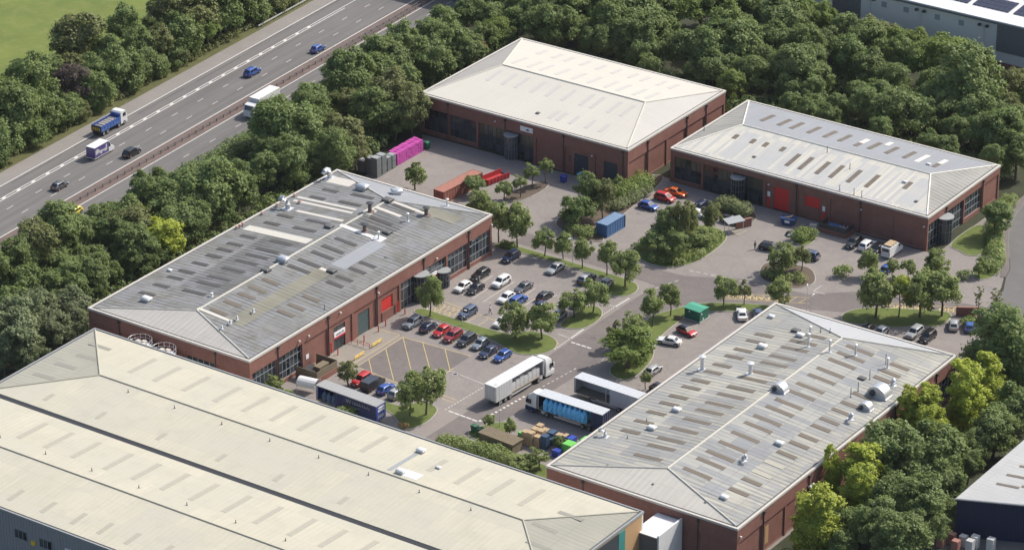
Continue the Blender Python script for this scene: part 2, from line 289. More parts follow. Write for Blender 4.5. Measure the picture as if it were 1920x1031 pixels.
# ------------------------------------------------------------------ ground, roads
def sheet(name, pts, z, mat, parent=None, thick=.04):
    return struct(MB().prism(pts, z-thick, z).build(name, mat, parent)) if parent is None else MB().prism(pts, z-thick, z).build(name, mat, parent)
struct(MB().box(-700, 700, -700, 700, -.6, -.10).build('ground', 'forest_floor'))
sheet('field', [(-119,-70),(-124,60),(-131,170),(-420,170),(-420,-70)], -.04, 'field_grass')
MW = (-91.6, 30.0); MWR = math.atan(.055)
mway = struct(MB().box(-17.4, 12.4, -190, 190, -.08, 0).build('motorway', 'asphalt_motorway', None, None, (MW[0], MW[1], 0), MWR))
def mw(name, x0, x1, y0, y1, z, mat, th=.01): return MB().box(x0, x1, y0, y1, z-th, z).build(name, mat, mway)
struct(MB().box(-21.6, -17.4, -190, 190, -.08, .004).build('hard_shoulder', 'shoulder', None, None, (MW[0], MW[1], 0), MWR))
struct(MB().box(-26.5, -21.6, -190, 190, -.09, .03).build('motorway_verge', 'verge', None, None, (MW[0], MW[1], 0), MWR))
struct(MB().box(12.4, 15.6, -190, 190, -.08, .004).build('hard_shoulder', 'shoulder', None, None, (MW[0], MW[1], 0), MWR))
mw('central_reservation', -2.2, 1.15, -190, 190, .012, 'median', .02)
mw('edge_line', -17.55, -17.32, -190, 190, .016, 'line_white', .012)
mw('edge_line', -2.55, -2.32, -190, 190, .016, 'line_white', .012); mw('edge_line', 1.35, 1.55, -190, 190, .016, 'line_white', .012); mw('edge_line', 12.1, 12.3, -190, 190, .016, 'line_white', .012)
mw('edge_line', -13.78, -13.58, -190, 190, .016, 'line_white', .012); mw('edge_line', -13.1, -12.9, -190, 62, .016, 'line_white', .012)
for k in range(9): mw('tar_streak', -16.6 + .5*math.sin(k*1.7), -16.35 + .5*math.sin(k*1.7), -92+k*20.5, -76+k*20.5, .008, 'tar', .006)
me = MB().box(-.32, .32, -.6, .6, -.012, 0).mesh('chevron_mark')
for k in range(25): link('chevron_mark', me, 'line_white', mway, (-13.35, -62+k*4.6, .020), .45)
me = MB().box(-.06, .06, -1., 1., -.012, 0).mesh('lane_dash')
for x, y0 in ((-9.5, 2.7), (-6.0, 3.0), (5.05, 4.9), (8.7, 1.0)):
    for k in range(-15, 13): link('lane_dash', me, 'line_white', mway, (x, y0+9*k, .016))
# crash barrier in the central reservation
cb = thing('crash_barrier', 'long steel crash barrier along the motorway central reservation', 'barrier', (MW[0], MW[1], 0), MWR)
MB().box(-.04, .04, -190, 190, .55, .75).build('rail', 'barrier_steel', cb); MB().box(.85, .93, 34, 190, .55, .75).build('rail', 'barrier_steel', cb)
me = MB().box(-.05, .05, -.06, .06, 0, .74).mesh('post')
for k in range(-40, 60): link('post', me, 'dark_metal', cb, (.12, k*2.4, 0))
for k in range(15, 60): link('post', me, 'dark_metal', cb, (.8, k*2.4, 0))
cb2 = thing('crash_barrier', 'steel crash barrier on the grass verge by the far motorway shoulder', 'barrier', (MW[0], MW[1], 0), MWR)
MB().box(-22.4, -22.3, 42, 190, .45, .75).build('rail', 'galvanised', cb2)
me = MB().box(-22.5, -22.4, -.06, .06, 0, .7).mesh('post')
for k in range(18, 62): link('post', me, 'dark_metal', cb2, (0, k*2.4, 0))
# overbridge beyond the frame whose shadow falls on the carriageway
ob = thing('road_bridge', 'road bridge over the motorway that throws a shadow on the lanes', 'bridge', (MW[0]+1.2, 113.4, 0), 0.)
MB().box(-45, 17, -5, 7, 6.2, 7.6).build('deck', 'kerb', ob)
for x in (-26, -.6, 15): MB().box(x-.6, x+.6, -4, 6, -.1, 6.2).build('pier', 'kerb', ob)
for y in (-5, 6.7): MB().box(-45, 17, y, y+.3, 7.6, 8.7).build('parapet', 'kerb', ob)
# estate
sheet('estate_paving', [(-47,5.5),(-54,44),(-3,44.7),(-3,54),(1.3,54),(1.3,53),(61,53),(61,84),(64,84),(78,47),(80,39),(96,42),(96,5),(92,3),(92,-75),(-46,-75)], 0, 'paving')
sheet('estate_road', [(23.6,-74),(28.6,-74),(31.6,-48),(33,-20),(29.5,-6),(31,1),(34.6,8.4),(47,16.2),(60,22),(76,31.8),(80,33.5),(78.8,38.2),(76,37.6),(56,30),(50,24.4),(36,23),(27,18),(15,17),(-8,17),(-8,12),(15,12.2),(24.6,11.4),(24.3,3),(24.2,-16),(24.4,-50)], .006, 'paving_dark')
sheet('estate_road', [(64.2,83.6),(65.4,77.4),(67.7,70.3),(70.2,65.3),(75.7,55.2),(76.7,51.5),(78.9,46.2),(79.6,38.5),(78.4,34),(84,34),(100,38),(140,48),(140,70),(100,56),(90,60),(82,76),(75,95),(70,110),(60,110)], .010, 'asphalt')
sheet('loading_yard', [(-8.3,-46.9),(-2.7,-46.9),(-2.7,-32.2),(-8.3,-32.2)], .008, 'yard_concrete')
sheet('turning_bay', [(-1.4,-46.3),(10,-47.3),(12.8,-41.3),(12.8,-31.9),(9,-31.7),(-1.4,-32.5)], .008, 'paving_dark')
sheet('pavement', [(62.5,86.7),(62.7,81.5),(65.3,72.2),(69,64.5),(72.4,58.5),(75.8,51),(76.6,51.5),(75.6,55.2),(70.1,65.3),(67.6,70.3),(65.3,77.4),(64.1,83.6)], .08, 'paving_dark', thick=.2)
def smooth_poly(p, it=1):
    for _ in range(it):
        q = []
        for i in range(len(p)):
            a, b_ = p[i], p[(i+1)%len(p)]
            q += [(a[0]*.75+b_[0]*.25, a[1]*.75+b_[1]*.25), (a[0]*.25+b_[0]*.75, a[1]*.25+b_[1]*.75)]
        p = q
    return p
def island(name, pts, mat='grass', h=.12, kerb=True):
    pts = smooth_poly(pts, 2); cx = sum(p[0] for p in pts)/len(pts); cy = sum(p[1] for p in pts)/len(pts)
    o = sheet(name, pts, h, mat, None, h+.05)
    if kerb:
        mb = MB(); n = len(pts)
        a = sum(pts[i][0]*pts[(i+1)%n][1]-pts[(i+1)%n][0]*pts[i][1] for i in range(n)); sgn = 1 if a > 0 else -1
        out = []
        for i in range(n):
            t = Vector((pts[(i+1)%n][0]-pts[i-1][0], pts[(i+1)%n][1]-pts[i-1][1])); t.normalize()
            out.append((pts[i][0]+sgn*t.y*.14, pts[i][1]-sgn*t.x*.14))
        for i in range(n):
            j = (i+1)%n; a_, b_, c_, d_ = pts[i], pts[j], out[j], out[i]; z = h-.015
            mb.add([(*a_,z),(*b_,z),(*c_,z),(*d_,z),(*d_,-.02),(*c_,-.02)], [(0,1,2,3),(3,2,5,4)])
        mb.build('kerb', 'kerb', o)
    return o
island('grass_island', [(-10.6,8.9),(-8.8,7.8),(-4,9),(1.2,9),(7.4,8.9),(12.7,8.7),(15.6,8.4),(16.2,5),(19.2,3.2),(22.3,3.8),(23.3,6.8),(22,9.6),(19.2,10.6),(9.1,10.7),(-.4,10.8),(-8.6,10.8)])
island('grass_island', [(18.7,-12.8),(21.3,-12.8),(23.5,-11.1),(23.9,-6.8),(22.7,-3.6),(20.9,-2.2),(19,-2.6),(18.9,-5)])
island('grass_island', [(-6.3,-23.2),(-3.1,-23.4),(6.6,-23.6),(13,-24.3),(19.1,-26.6),(22.7,-24.4),(23.8,-21),(22.4,-17.9),(18.9,-16.8),(15.6,-17.5),(14.6,-20.8),(7.4,-21.2),(-.7,-21.2),(-5.9,-20.9)])
island('grass_island', [(5,-54.2),(10,-54.4),(14.4,-54.4),(15.6,-50.6),(19.6,-50.8),(20.9,-54.4),(20.9,-57.9),(19.8,-60.8),(17,-59),(13,-56.4),(5,-55.6)])
island('grass_verge', [(37.5,-14),(35.2,-20),(37.5,-24),(41.8,-24),(40.4,-14),(37.4,-9.5),(36.4,-4.8),(36,1.4),(36.3,6.2),(40.8,9.4),(47.3,14.2),(47,15.8),(46,16.2),(38.2,12),(34.6,9),(32.6,4.4),(30.8,.4),(31.4,-5.9),(32,-11)])
island('grass_verge', [(59,21.9),(62,26),(68,29.2),(73.8,32.4),(76.2,31.8),(76.4,25.6),(72.7,24.8),(70.4,21.4),(66.9,20.6),(62.6,18.2),(60.2,18.2)])
island('lawn', [(61,57.5),(61,69.6),(63.4,69.2),(68.8,57.6),(66.3,55.6),(64,57)])
island('hedge_bed', [(61.2,84.6),(63.8,76.4),(65.8,70.3),(68.9,64.5),(72.3,58.5),(75,51.6),(73.6,47.6),(71,48.5),(68.5,57.5),(66.3,62.6),(63.7,68.8),(61.8,75.6),(60.6,82)], 'grass')
island('planting_bed', [(-6,22.5),(.8,20.9),(5,20.8),(6.2,22.4),(3.1,25),(2.9,31),(1.9,39.3),(1.2,47),(-.2,54.2),(-2.8,54),(-3.6,48.9),(-2.4,43.7),(-6.4,36),(-7.2,28)], 'bark_mulch')
island('planting_bed', [(12.8,21.1),(16.8,18.9),(21.8,18.6),(24.4,21.4),(25.8,25.5),(25.4,35.6),(22.8,39.2),(18,39.4),(13,33.5),(12,24.6)], 'grass')
island('planting_bed', [(15.4,47.2),(18.8,50.6),(24.4,49.1),(25.2,45.1),(21.9,44.8),(18,44.6)], 'bark_mulch')
island('planting_bed', [(36.9,28.5),(39.2,24.9),(42.8,24.2),(47,25),(48.6,28.6),(47.2,31.6),(44.9,34),(42.7,34.2),(38.8,32.6),(36.4,31.6)], 'bark_mulch')
island('planting_bed', [(35.6,42.5),(36.6,48.6),(39.2,46.2),(39,41.6)], 'grass')
island('grass_island', [(28.8,-55.9),(32.6,-57),(35.2,-54.6),(34.6,-50.4),(32.8,-48.2),(31,-49.6),(29.3,-52.8)])
island('planting_bed', [(38,-63),(50,-63),(50,-58.6),(44,-57),(34,-58),(27,-63.5)], 'grass', kerb=False)
island('planting_bed', [(-22,27),(-17.2,27),(-16.5,38),(-19.8,39)], 'bark_mulch')
# painted lines in the estate
paint = struct(MB().box(23.36, 23.46, -.2, -.1, -.03, .012).build('road_markings', 'line_white'))
def dashes(p, q, n, w, ln, mat='line_white', z=.014):
    p, q = Vector(p), Vector(q); d = q-p; a = math.atan2(d.y, d.x)
    me = MB().box(-ln/2, ln/2, -w/2, w/2, -.006, 0).mesh('road_dash')
    for i in range(n):
        c = p + d*((i+.5)/n); link('road_dash', me, mat, paint, (c.x, c.y, z), a)
def line(p, q, w=.1, mat='line_white', name='painted_line', z=.014):
    p, q = Vector(p), Vector(q); d = q-p
    o = MB().box(0, d.length, -w/2, w/2, -.006, 0).build(name, mat, paint, None, (p.x, p.y, z), math.atan2(d.y, d.x)); return o
dashes((23.24,-.2),(23.45,4.2),7,.45,.42); dashes((23.65,-15.6),(23.5,-11.2),7,.45,.42); dashes((23.2,-5.6),(23.2,-.4),7,.16,.5); dashes((23.7,-21),(23.6,-15.8),7,.16,.5)
dashes((20.9,-51),(21.6,-39.4),14,.16,.5); dashes((28.2,-51.2),(29.5,-38.6),12,.45,.5); dashes((29.6,-38),(31,-24.6),11,.14,.6); dashes((24.4,-16.8),(29,-16.9),4,.35,.9); dashes((21.6,-50.8),(28,-51.1),5,.35,1.1)
dashes((24,7),(27,16),6,.14,.9); dashes((26,20.5),(46,23.6),14,.14,.8); dashes((78.6,33.6),(84.5,35.4),9,.3,.4)
line((20.7,-.1),(23.1,-.25)); line((20.7,-15.4),(23.5,-15.7)); line((10.5,-39.5),(14,-38.2)); line((15.5,-38.6),(21.4,-39.2)); line((50,26),(50,29)); line((50,26),(52.4,26.2))
for k in range(11): line((-5.1+2.4*k,-12.4),(-5.2+2.4*k,-2.2))
for k in range(6): line((-2.7+4.8*k*.5,-22),(-2.7+4.8*k*.5,-17.6), .09, 'line_yellow')
for p, q in (((-1.46,-46.48),(-1.55,-32.45)), ((-1.55,-32.45),(12.9,-31.6)), ((-1.46,-46.48),(11.2,-47.7)), ((-1.53,-42.85),(1.93,-46.57)), ((-1.44,-37.85),(6.98,-46.94)), ((-1.5,-32.5),(9.4,-44.4)), ((2.38,-31.9),(12.9,-43.2)), ((7.28,-31.8),(12.97,-38.2)), ((12.97,-44.5),(13,-37.2)), ((-2.57,-47),(-2.54,-32.1)), ((-6.6,-32.1),(-2.54,-32.1)), ((-4.2,-16.3),(9,-17.5)), ((15,-46.4),(20.6,-46.8)), ((15.4,-47.6),(20.6,-47.8)), ((19,-17.8),(23.2,-18.6)), ((18.6,-19),(23.2,-19.8))):
    line(p, q, .11, 'line_yellow')
for i in range(5): line((-4.2+1.1*i,-20.8),(-3.1+1.1*i,-17.2), .1, 'line_yellow'); line((-3.1+1.1*i,-20.8),(-4.2+1.1*i,-17.2), .1, 'line_yellow')
a0 = R(27)
for (x, y) in ((44.3,18.6), (70.5,31.6)):
    u = Vector((math.cos(a0), math.sin(a0))); v = Vector((-u.y, u.x)); c = Vector((x, y))
    for s in (-1, 1): line(c-u*8+v*1.2*s, c+u*8+v*1.2*s, .1, 'line_yellow')
    for i in range(-4, 4): line(c+u*(2*i)-v*1.2, c+u*(2*i+1.6)+v*1.2, .09, 'line_yellow')
def text_mesh(s, size, depth=.0):
    cu = bpy.data.curves.new('txt', 'FONT'); cu.body = s; cu.size = size; cu.align_x = 'CENTER'; cu.align_y = 'CENTER'; cu.extrude = depth; cu.resolution_u = 3
    to = bpy.data.objects.new('txt', cu); COL.objects.link(to); bpy.context.view_layer.update()
    me = bpy.data.meshes.new_from_object(to.evaluated_get(bpy.context.evaluated_depsgraph_get())); bpy.data.objects.remove(to, do_unlink=True); return me
for s, x, y in (('PARKING',41.4,17.0), ('NO',47.0,19.85), ('PARKING',68.0,30.2), ('NO',74.0,33.2)):
    link('painted_lettering', text_mesh(s, 1.9, .003), 'line_yellow', paint, (x, y, .024), a0+math.pi)
mh = MB().cyl(14.6, -38.9, -.02, .014, .38, 14).build('manhole_cover', 'dark_metal', paint)
MB().cyl(14.6, -38.9, -.02, .012, .55, 14).build('manhole_frame', 'kerb', paint)

# ------------------------------------------------------------------ buildings
BL = {'A':(-44.8,-8.0,-68.4,5.2,8.4,9.7,8.3,'Y'), 'C':(55.05,91.7,-70.15,3.15,8.4,9.95,8.2,'Y'), 'B2':(-53.85,-3.15,44.8,81.6,8.4,10.3,7.9,'X'),
      'B3':(1.25,59.0,53.2,82.8,7.0,8.6,7.7,'X'), 'D1':(-36.4,77.9,-104.7,-76.1,10,10.75,13.5,'X'), 'D2':(-36.4,77.9,-133.4,-104.7,10,10.75,13.5,'X')}
def roofz(b, x, y):
    x0,x1,y0,y1,e,r,ins,ax = BL[b]
    hw = (y1-y0)/2 if ax == 'X' else (x1-x0)/2
    if ax == 'X': m_ = min((y-y0)/hw, (y1-y)/hw, (x-x0)/ins, (x1-x)/ins)
    else: m_ = min((x-x0)/hw, (x1-x)/hw, (y-y0)/ins, (y1-y)/ins)
    return e + (r-e)*max(0, min(1, m_))
def on_roof(o, b, x, y, lift=0.):
    z = roofz(b, x, y); e = .2
    gx = (roofz(b, x+e, y)-roofz(b, x-e, y))/(2*e); gy = (roofz(b, x, y+e)-roofz(b, x, y-e))/(2*e)
    o.location = (x, y, z+lift); o.rotation_euler = (math.atan(gy), -math.atan(gx), 0); return o
PANE = MB().box(-.5, .5, -.5, .5, -.5, .5).mesh('pane')
RLM = {}
def slab(b, x, y, lx, ly, mat, root, name='rooflight', th=.07):
    k = (name, round(lx,2), round(ly,2), mat)
    if k not in RLM: RLM[k] = MB().box(-lx/2, lx/2, -ly/2, ly/2, -.03, th).mesh(name)
    return on_roof(link(name, RLM[k], mat, root), b, x, y)
def make_roof(root, b, mats, coping='coping', gut=.72, copw=.42, skip=()):
    x0,x1,y0,y1,e,r,ins,ax = BL[b]
    g = gut; xm = (x0+x1)/2; ym = (y0+y1)/2
    if ax == 'Y': ra, rb = (xm, y0+ins, r), (xm, y1-ins, r)
    else: ra, rb = (x0+ins, ym, r), (x1-ins, ym, r)
    c = [(x0+g,y0+g), (x1-g,y0+g), (x1-g,y1-g), (x0+g,y1-g)]
    c = [(p[0], p[1], roofz(b, *p)) for p in c]
    if ax == 'Y': faces = {'W':[c[0],ra,rb,c[3]], 'E':[c[1],c[2],rb,ra], 'S':[c[0],c[1],ra], 'N':[c[2],c[3],rb]}
    else: faces = {'S':[c[0],c[1],rb,ra], 'N':[c[2],c[3],ra,rb], 'W':[c[3],c[0],ra], 'E':[c[1],c[2],rb]}
    for k, pts in faces.items():
        n = len(pts); lo = [(p[0],p[1],p[2]-.18) for p in pts]
        MB().add(pts+lo, [tuple(range(n)), tuple(range(2*n-1,n-1,-1))]+[(i,i+n,(i+1)%n+n,(i+1)%n) for i in range(n)]).build('roof_slope', mats[k], root)
    hips = [(c[0],ra),(c[1],ra if ax=='Y' else rb),(c[2],rb),(c[3],rb if ax=='Y' else ra),(ra,rb)]
    if ax == 'X': hips[0] = (c[0],ra); hips[1] = (c[1],rb); hips[2] = (c[2],rb); hips[3] = (c[3],ra)
    for p, q in hips: MB().tube([(p[0],p[1],p[2]+.02),(q[0],q[1],q[2]+.02)], .17, 6).build('ridge_cap', mats.get('cap','ridge'), root)
    for n_, q in zip('SNWE', ((x0,x1,y0,y0+copw),(x0,x1,y1-copw,y1),(x0,x0+copw,y0+copw,y1-copw),(x1-copw,x1,y0+copw,y1-copw))):
        if n_ in skip: continue
        MB().box(q[0],q[1],q[2],q[3],e-.32,e+.06).build('coping', coping, root)
    k = copw
    for q in ((x0+k,x1-k,y0+k,y0+g+.2),(x0+k,x1-k,y1-g-.2,y1-k),(x0+k,x0+g+.2,y0+g+.2,y1-g-.2),(x1-g-.2,x1-k,y0+g+.2,y1-g-.2)):
        MB().box(q[0],q[1],q[2],q[3],e-.3,e-.06).build('gutter', 'gutter', root)
def fmap(b, s):
    x0,x1,y0,y1 = BL[b][:4]
    return {'E':lambda a,d,z:(x1+d,a,z), 'W':lambda a,d,z:(x0-d,a,z), 'S':lambda a,d,z:(a,y0-d,z), 'N':lambda a,d,z:(a,y1+d,z)}[s]
def fbox(mb, f, a0, a1, d0, d1, z0, z1):
    p, q = f(a0,d0,z0), f(a1,d1,z1)
    return mb.box(min(p[0],q[0]),max(p[0],q[0]),min(p[1],q[1]),max(p[1],q[1]),min(z0,z1),max(z0,z1))
def pane(f, a0, a1, d, z0, z1, mat, parent, th=.03):
    p, q = f(a0,d-th,z0), f(a1,d,z1)
    o = link('pane', PANE, mat, parent, ((p[0]+q[0])/2,(p[1]+q[1])/2,(z0+z1)/2)); o.scale = (max(.02,abs(p[0]-q[0])),max(.02,abs(p[1]-q[1])),abs(z1-z0)); return o
def window(f, root, a0, a1, z0, z1, cols=None, rows=(0,.33,.68,1), mat='glass', fm='frame_grey', d=-.44, blind=None, name='window'):
    cols = cols or max(2, round((a1-a0)/1.15)); mb = MB(); bw = .09
    A = [a0+(a1-a0)*i/cols for i in range(cols+1)]; Z = [z0+(z1-z0)*t for t in rows]
    for a in A: fbox(mb, f, max(a0,a-bw/2), min(a1,a+bw/2), d-.1, d, z0, z1)
    for z in Z: fbox(mb, f, a0, a1, d-.098, d+.006, max(z0,z-bw/2), min(z1,z+bw/2))
    fr = mb.build(name, fm, root)
    for i in range(cols):
        for j in range(len(Z)-1):
            mt = mat
            if blind and j in blind and (i*7+j*3)%5 != 0: mt = 'glass_blind'
            pane(f, A[i]+bw/2, A[i+1]-bw/2, d-.04, Z[j]+bw/2, Z[j+1]-bw/2, mt, fr)
    return fr
def roller(f, root, a0, a1, z0, z1, mat, d=-.46, name='roller_door'):
    mb = MB(); n = max(4, int((z1-z0)/.22))
    for i in range(n):
        za, zb = z0+(z1-z0)*i/n, z0+(z1-z0)*(i+1)/n
        fbox(mb, f, a0, a1, d-.08, d-(.0 if i%2 else .03), za, zb)
    return mb.build(name, mat, root)
def facade(root, b, s, edges, opens, fb, pipes=(), wall='brick', pier=.5, core=True):
    f = fmap(b, s); e = BL[b][4]; A0, A1 = edges[0], edges[-1]; i_ = .55 if s in 'NS' else .1
    fbox(MB(), f, A0+i_, A1-i_, -.55, -.1, fb, e-.32).build('wall_frieze', wall, root)
    for k, a in enumerate(edges):
        lo, hi = a-pier/2, a+pier/2
        if k == 0: lo, hi = A0+i_, A0+i_+pier
        if k == len(edges)-1: lo, hi = A1-i_-pier, A1-i_
        fbox(MB(), f, lo, hi, -.55, -.13, -.1, fb).build('pier', wall, root)
    for k in range(len(edges)-1):
        lo = edges[k]+(pier/2 if k else i_+pier); hi = edges[k+1]-(pier/2 if k < len(edges)-2 else i_+pier)
        ops = sorted([o for o in opens if lo-.6 < (o[0]+o[1])/2 < hi+.6])
        mb = MB(); a = lo
        for o in ops:
            oa, ob_, z0, z1 = max(o[0],lo), min(o[1],hi), o[2], o[3]
            if oa-a > .02: fbox(mb, f, a, oa, -.6, -.33, -.1, fb)
            if z0 > .02: fbox(mb, f, oa, ob_, -.6, -.2, -.1, z0)
            if fb-z1 > .02: fbox(mb, f, oa, ob_, -.6, -.332, z1, fb)
            a = ob_
        if hi-a > .02: fbox(mb, f, a, hi, -.6, -.33, -.1, fb)
        if mb.v: mb.build('wall_panel', wall, root)
        if ops and ops[0][2] > .3 and ops[0][4] == 'win': fbox(MB(), f, max(ops[0][0],lo), min(ops[0][1],hi), -.3, -.16, ops[0][2]-.0, ops[0][2]+.08).build('window_sill', 'brick_plinth', root)
        else: fbox(MB(), f, lo, hi, -.33, -.29, 5.1 if False else .0, .3).build('plinth', 'brick_plinth', root) if not ops else None
        for o in ops:
            oa, ob_ = max(o[0],lo), min(o[1],hi); kw = dict(o[5]) if len(o) > 5 else {}
            if o[4] == 'win': window(f, root, oa, ob_, o[2], o[3], **kw)
            elif o[4] == 'gdoor': window(f, root, oa, ob_, o[2], o[3], 3, (0,.48,.75,1), fm='frame_dark', name='glazed_door')
            else: roller(f, root, oa, ob_, o[2], o[3], o[4])
    for a in pipes:
        p = MB(); c0, c1 = f(a,-.02,.0), f(a,-.02,e-.9)
        p.tube([c0,c1], .09, 8); o = p.build('downpipe', 'downpipe', root)
        fbox(MB(), f, a-.22, a+.22, -.12, .22, e-.95, e-.45).build('hopper', 'downpipe', o)
def plain_wall(root, b, s, mat='brick'):
    f = fmap(b, s); x0,x1,y0,y1,e = BL[b][:5]; a0, a1 = (y0,y1) if s in 'EW' else (x0,x1); i_ = .55 if s in 'NS' else .1
    fbox(MB(), f, a0+i_, a1-i_, -.55, -.1, -.1, e-.32).build('wall', mat, root)
def core(root, b): x0,x1,y0,y1,e = BL[b][:5]; MB().box(x0+.9,x1-.9,y0+.9,y1-.9,-.08,e-.35).build('dark_filler', 'dark_filler', root)  # near-black solid core, added inside the walls to block light
def drum(f, root, a, r, h, d=-.3):
    c = f(a, d, 0); mb = MB(); n = 14
    for i in range(n): t = 2*math.pi*i/n; mb.cyl(c[0]+r*math.cos(t), c[1]+r*math.sin(t), 0, h, .06, 6)
    for z in (.0, h*.45, h*.75, h-.1): mb.tube([(c[0],c[1],z),(c[0],c[1],z+.1)], r+.05, 20)
    dr = mb.build('entrance_drum', 'frame_mid', root)
    MB().cyl(c[0], c[1], .02, h-.05, r-.02, 24).build('curved_glass', 'glass', dr, 40)
    MB().cyl(c[0], c[1], h, h+.16, r+.22, 28).build('drum_roof', 'coping_grey', dr, 40)
def lamp(f, root, a, z):
    p = f(a, .12, z); o = MB().tube([f(a,-.1,z), p], .04, 6).build('wall_lamp', 'dark_metal', root)
    MB().box(p[0]-.14,p[0]+.14,p[1]-.14,p[1]+.14,z-.14,z+.1).build('lamp_head', 'plastic_white', o)
def vent(b, root, kind, x, y, s=1., rot=0.):
    z = roofz(b, x, y)-.06
    def L(mb, name, mat, par, sm=None): return mb.build(name, mat, par, sm, None if par is not root else (x, y, z), rot if par is root else 0)
    if kind == 'cowl':
        o = L(MB().box(-.5*s,.5*s,-.45*s,.45*s,0,.3*s), 'roof_vent', 'galvanised', root)
        L(MB().loft([[(px*w_*s,py*w_*s,zz*s) for px,py in ((-.75,-.55),(.75,-.55),(.75,.55),(-.75,.55))] for w_,zz in ((.9,.28),(1.,.42),(.92,.62),(.55,.74))]), 'hood', 'plastic_white' if s < 1.3 else 'steel_sheet', o, 50)
    elif kind == 'box':
        o = L(MB().box(-.75*s,.75*s,-.65*s,.65*s,0,.34*s), 'roof_vent', 'dark_metal', root)
        L(MB().loft([[(px*w_*s,py*w_*s,zz*s) for px,py in ((-.8,-.7),(.8,-.7),(.8,.7),(-.8,.7))] for w_,zz in ((1.,.34),(1.,.44),(.7,.56))]), 'hood', 'gutter', o)
    elif kind in ('flue', 'stack', 'bigflue'):
        r, h = dict(flue=(.17,1.9), stack=(.38,1.5), bigflue=(.34,1.7))[kind]; h *= s; kind = 'flue' if kind == 'bigflue' else kind
        o = L(MB().cyl(0,0,0,h,r,12).cyl(0,0,0,.12,r*2.4,12), 'roof_flue', 'galvanised' if kind == 'flue' else 'stack_clay', root, 40)
        L(MB().tube([(0,0,h+.05),(0,0,h+.14),(0,0,h+.3)], [r*1.9,r*1.9,.02], 12), 'cap', 'galvanised' if kind == 'flue' else 'dark_metal', o, 40)
    elif kind == 'pole': L(MB().cyl(0,0,0,1.7*s,.06,6).cyl(0,0,0,.1,.16,8), 'vent_pipe', 'dark_metal', root)
    elif kind == 'mush':
        o = L(MB().cyl(0,0,0,.5,.14,8), 'roof_vent', 'coping', root); L(MB().tube([(0,0,.42),(0,0,.5),(0,0,.66)], [.36,.36,.1], 10), 'hood', 'brick_plinth', o, 40)
    elif kind == 'swan':
        pts = [(0,0,0),(0,0,.5),(-.12,0,.85),(-.42,0,1.02),(-.75,0,.95),(-.95,0,.72)]
        o = L(MB().tube([tuple(c*s for c in p) for p in pts], .26*s, 12), 'roof_duct', 'steel_sheet', root, 50); L(MB().box(-.5*s,.5*s,-.45*s,.45*s,0,.12), 'flashing', 'galvanised', o)
    elif kind == 'barrel':
        rad, ln = 1.25*s, 1.5*s; ring = [(math.cos(t)*rad, math.sin(t)*rad) for t in [math.pi*i/14 for i in range(15)]]
        mb = MB(); n = 15
        mb.add([(px,-ln/2,pz+.1) for px,pz in ring]+[(px,ln/2,pz+.1) for px,pz in ring], [tuple(range(n)), tuple(range(2*n-1,n-1,-1))]+[(i,i+n,i+1+n,i+1) for i in range(n-1)]+[(n-1,2*n-1,n,0)])
        o = L(mb, 'barrel_duct', 'steel_sheet', root, 40); L(MB().box(-rad*1.08,rad*1.08,-ln/2-.1,ln/2+.1,-.05,.13), 'flashing', 'galvanised', o)
        L(MB().tube([(-rad*.35,-ln/2-.02,rad*.42),(-rad*.35,-ln/2-.25,rad*.42)], rad*.3, 14), 'spigot', 'dark_metal', o, 40)
# --- grey workshop (A)
A = thing('grey_roofed_workshop', 'red brick workshop with weathered grey hipped roof beside the motorway trees', 'building')
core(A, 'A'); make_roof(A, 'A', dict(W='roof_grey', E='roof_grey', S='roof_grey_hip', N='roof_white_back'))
ea = [-68.4,-60.4,-53.2,-45.9,-38.6,-31.4,-24.3,-16.9,-9.5,-2.5,5.2]
WN = dict(rows=(0,.3,.72,1))
facade(A, 'A', 'E', ea, [(-67.3,-60.7,.75,5.5,'win',WN), (-59.9,-53.5,.75,5.5,'win',WN), (-44.1,-40.7,0,4.7,'gdoor'), (-36.9,-33.4,0,4.5,'door_green'), (-29.7,-26.3,1.9,4.45,'door_red'), (-23.9,-17.2,0,5.55,'win',WN), (-16.4,-9.8,.1,5.55,'win',WN), (-9.1,-2.9,.75,5.5,'win',WN), (-2.1,4.6,.75,5.5,'win',WN)], 5.6, [-60.4,-45.9,-31.4,-16.9,-2.5])
facade(A, 'A', 'S', [-44.8,-37.6,-30.3,-23,-15.7,-8], [(-22.5,-16.2,2.9,5.4,'win',dict(rows=(0,.5,1)))], 5.6, [-37.6,-15.7])
plain_wall(A, 'A', 'W'); plain_wall(A, 'A', 'N')
fA = fmap('A','E')
drum(fA, A, -18.3, 1.5, 5.3, .1); drum(fA, A, -11.2, 1.25, 3.2, .1)
roller(fA, A, -29.7, -26.3, 0, 1.9, 'steel_sheet', -.462)
o = fbox(MB(), fA, -44.0, -40.8, -.4, -.25, 2.35, 3.6).build('sign_board', 'sign_white', A); fbox(MB(), fA, -44.0, -40.8, -.26, -.24, 2.35, 2.7).build('sign_band', 'sign_red', o)
mb = MB(); random.seed(3)
for i in range(9): fbox(mb, fA, -43.5+i*.27, -43.3+i*.27, -.26, -.235, 2.95, 3.1+random.random()*.25)
mb.build('sign_lettering', 'sign_text', o)
o = fbox(MB(), fA, -15.5, -12.9, -.1, .0, 3.0, 3.9).build('sign_board', 'sign_white', A); fbox(MB(), fA, -15.5, -12.9, -.02, .01, 3.0, 3.2).build('sign_band', 'sign_red', o)
fbox(MB(), fA, -52.3, -51.5, -.3, -.25, 1.9, 2.8).build('notice_board', 'sign_white', A)
for a, z in ((-54.5,6.6),(-51.8,6.5),(-42.5,7.3),(-13,6.4),(4.8,6.4),(-31.1,6.6)): lamp(fA, A, a, z)
for a in (-45.2,-25.2): fbox(MB(), fA, a-.12, a+.12, -.12, .05, .3, 2.4).build('alarm_cabinet', 'door_red', A)
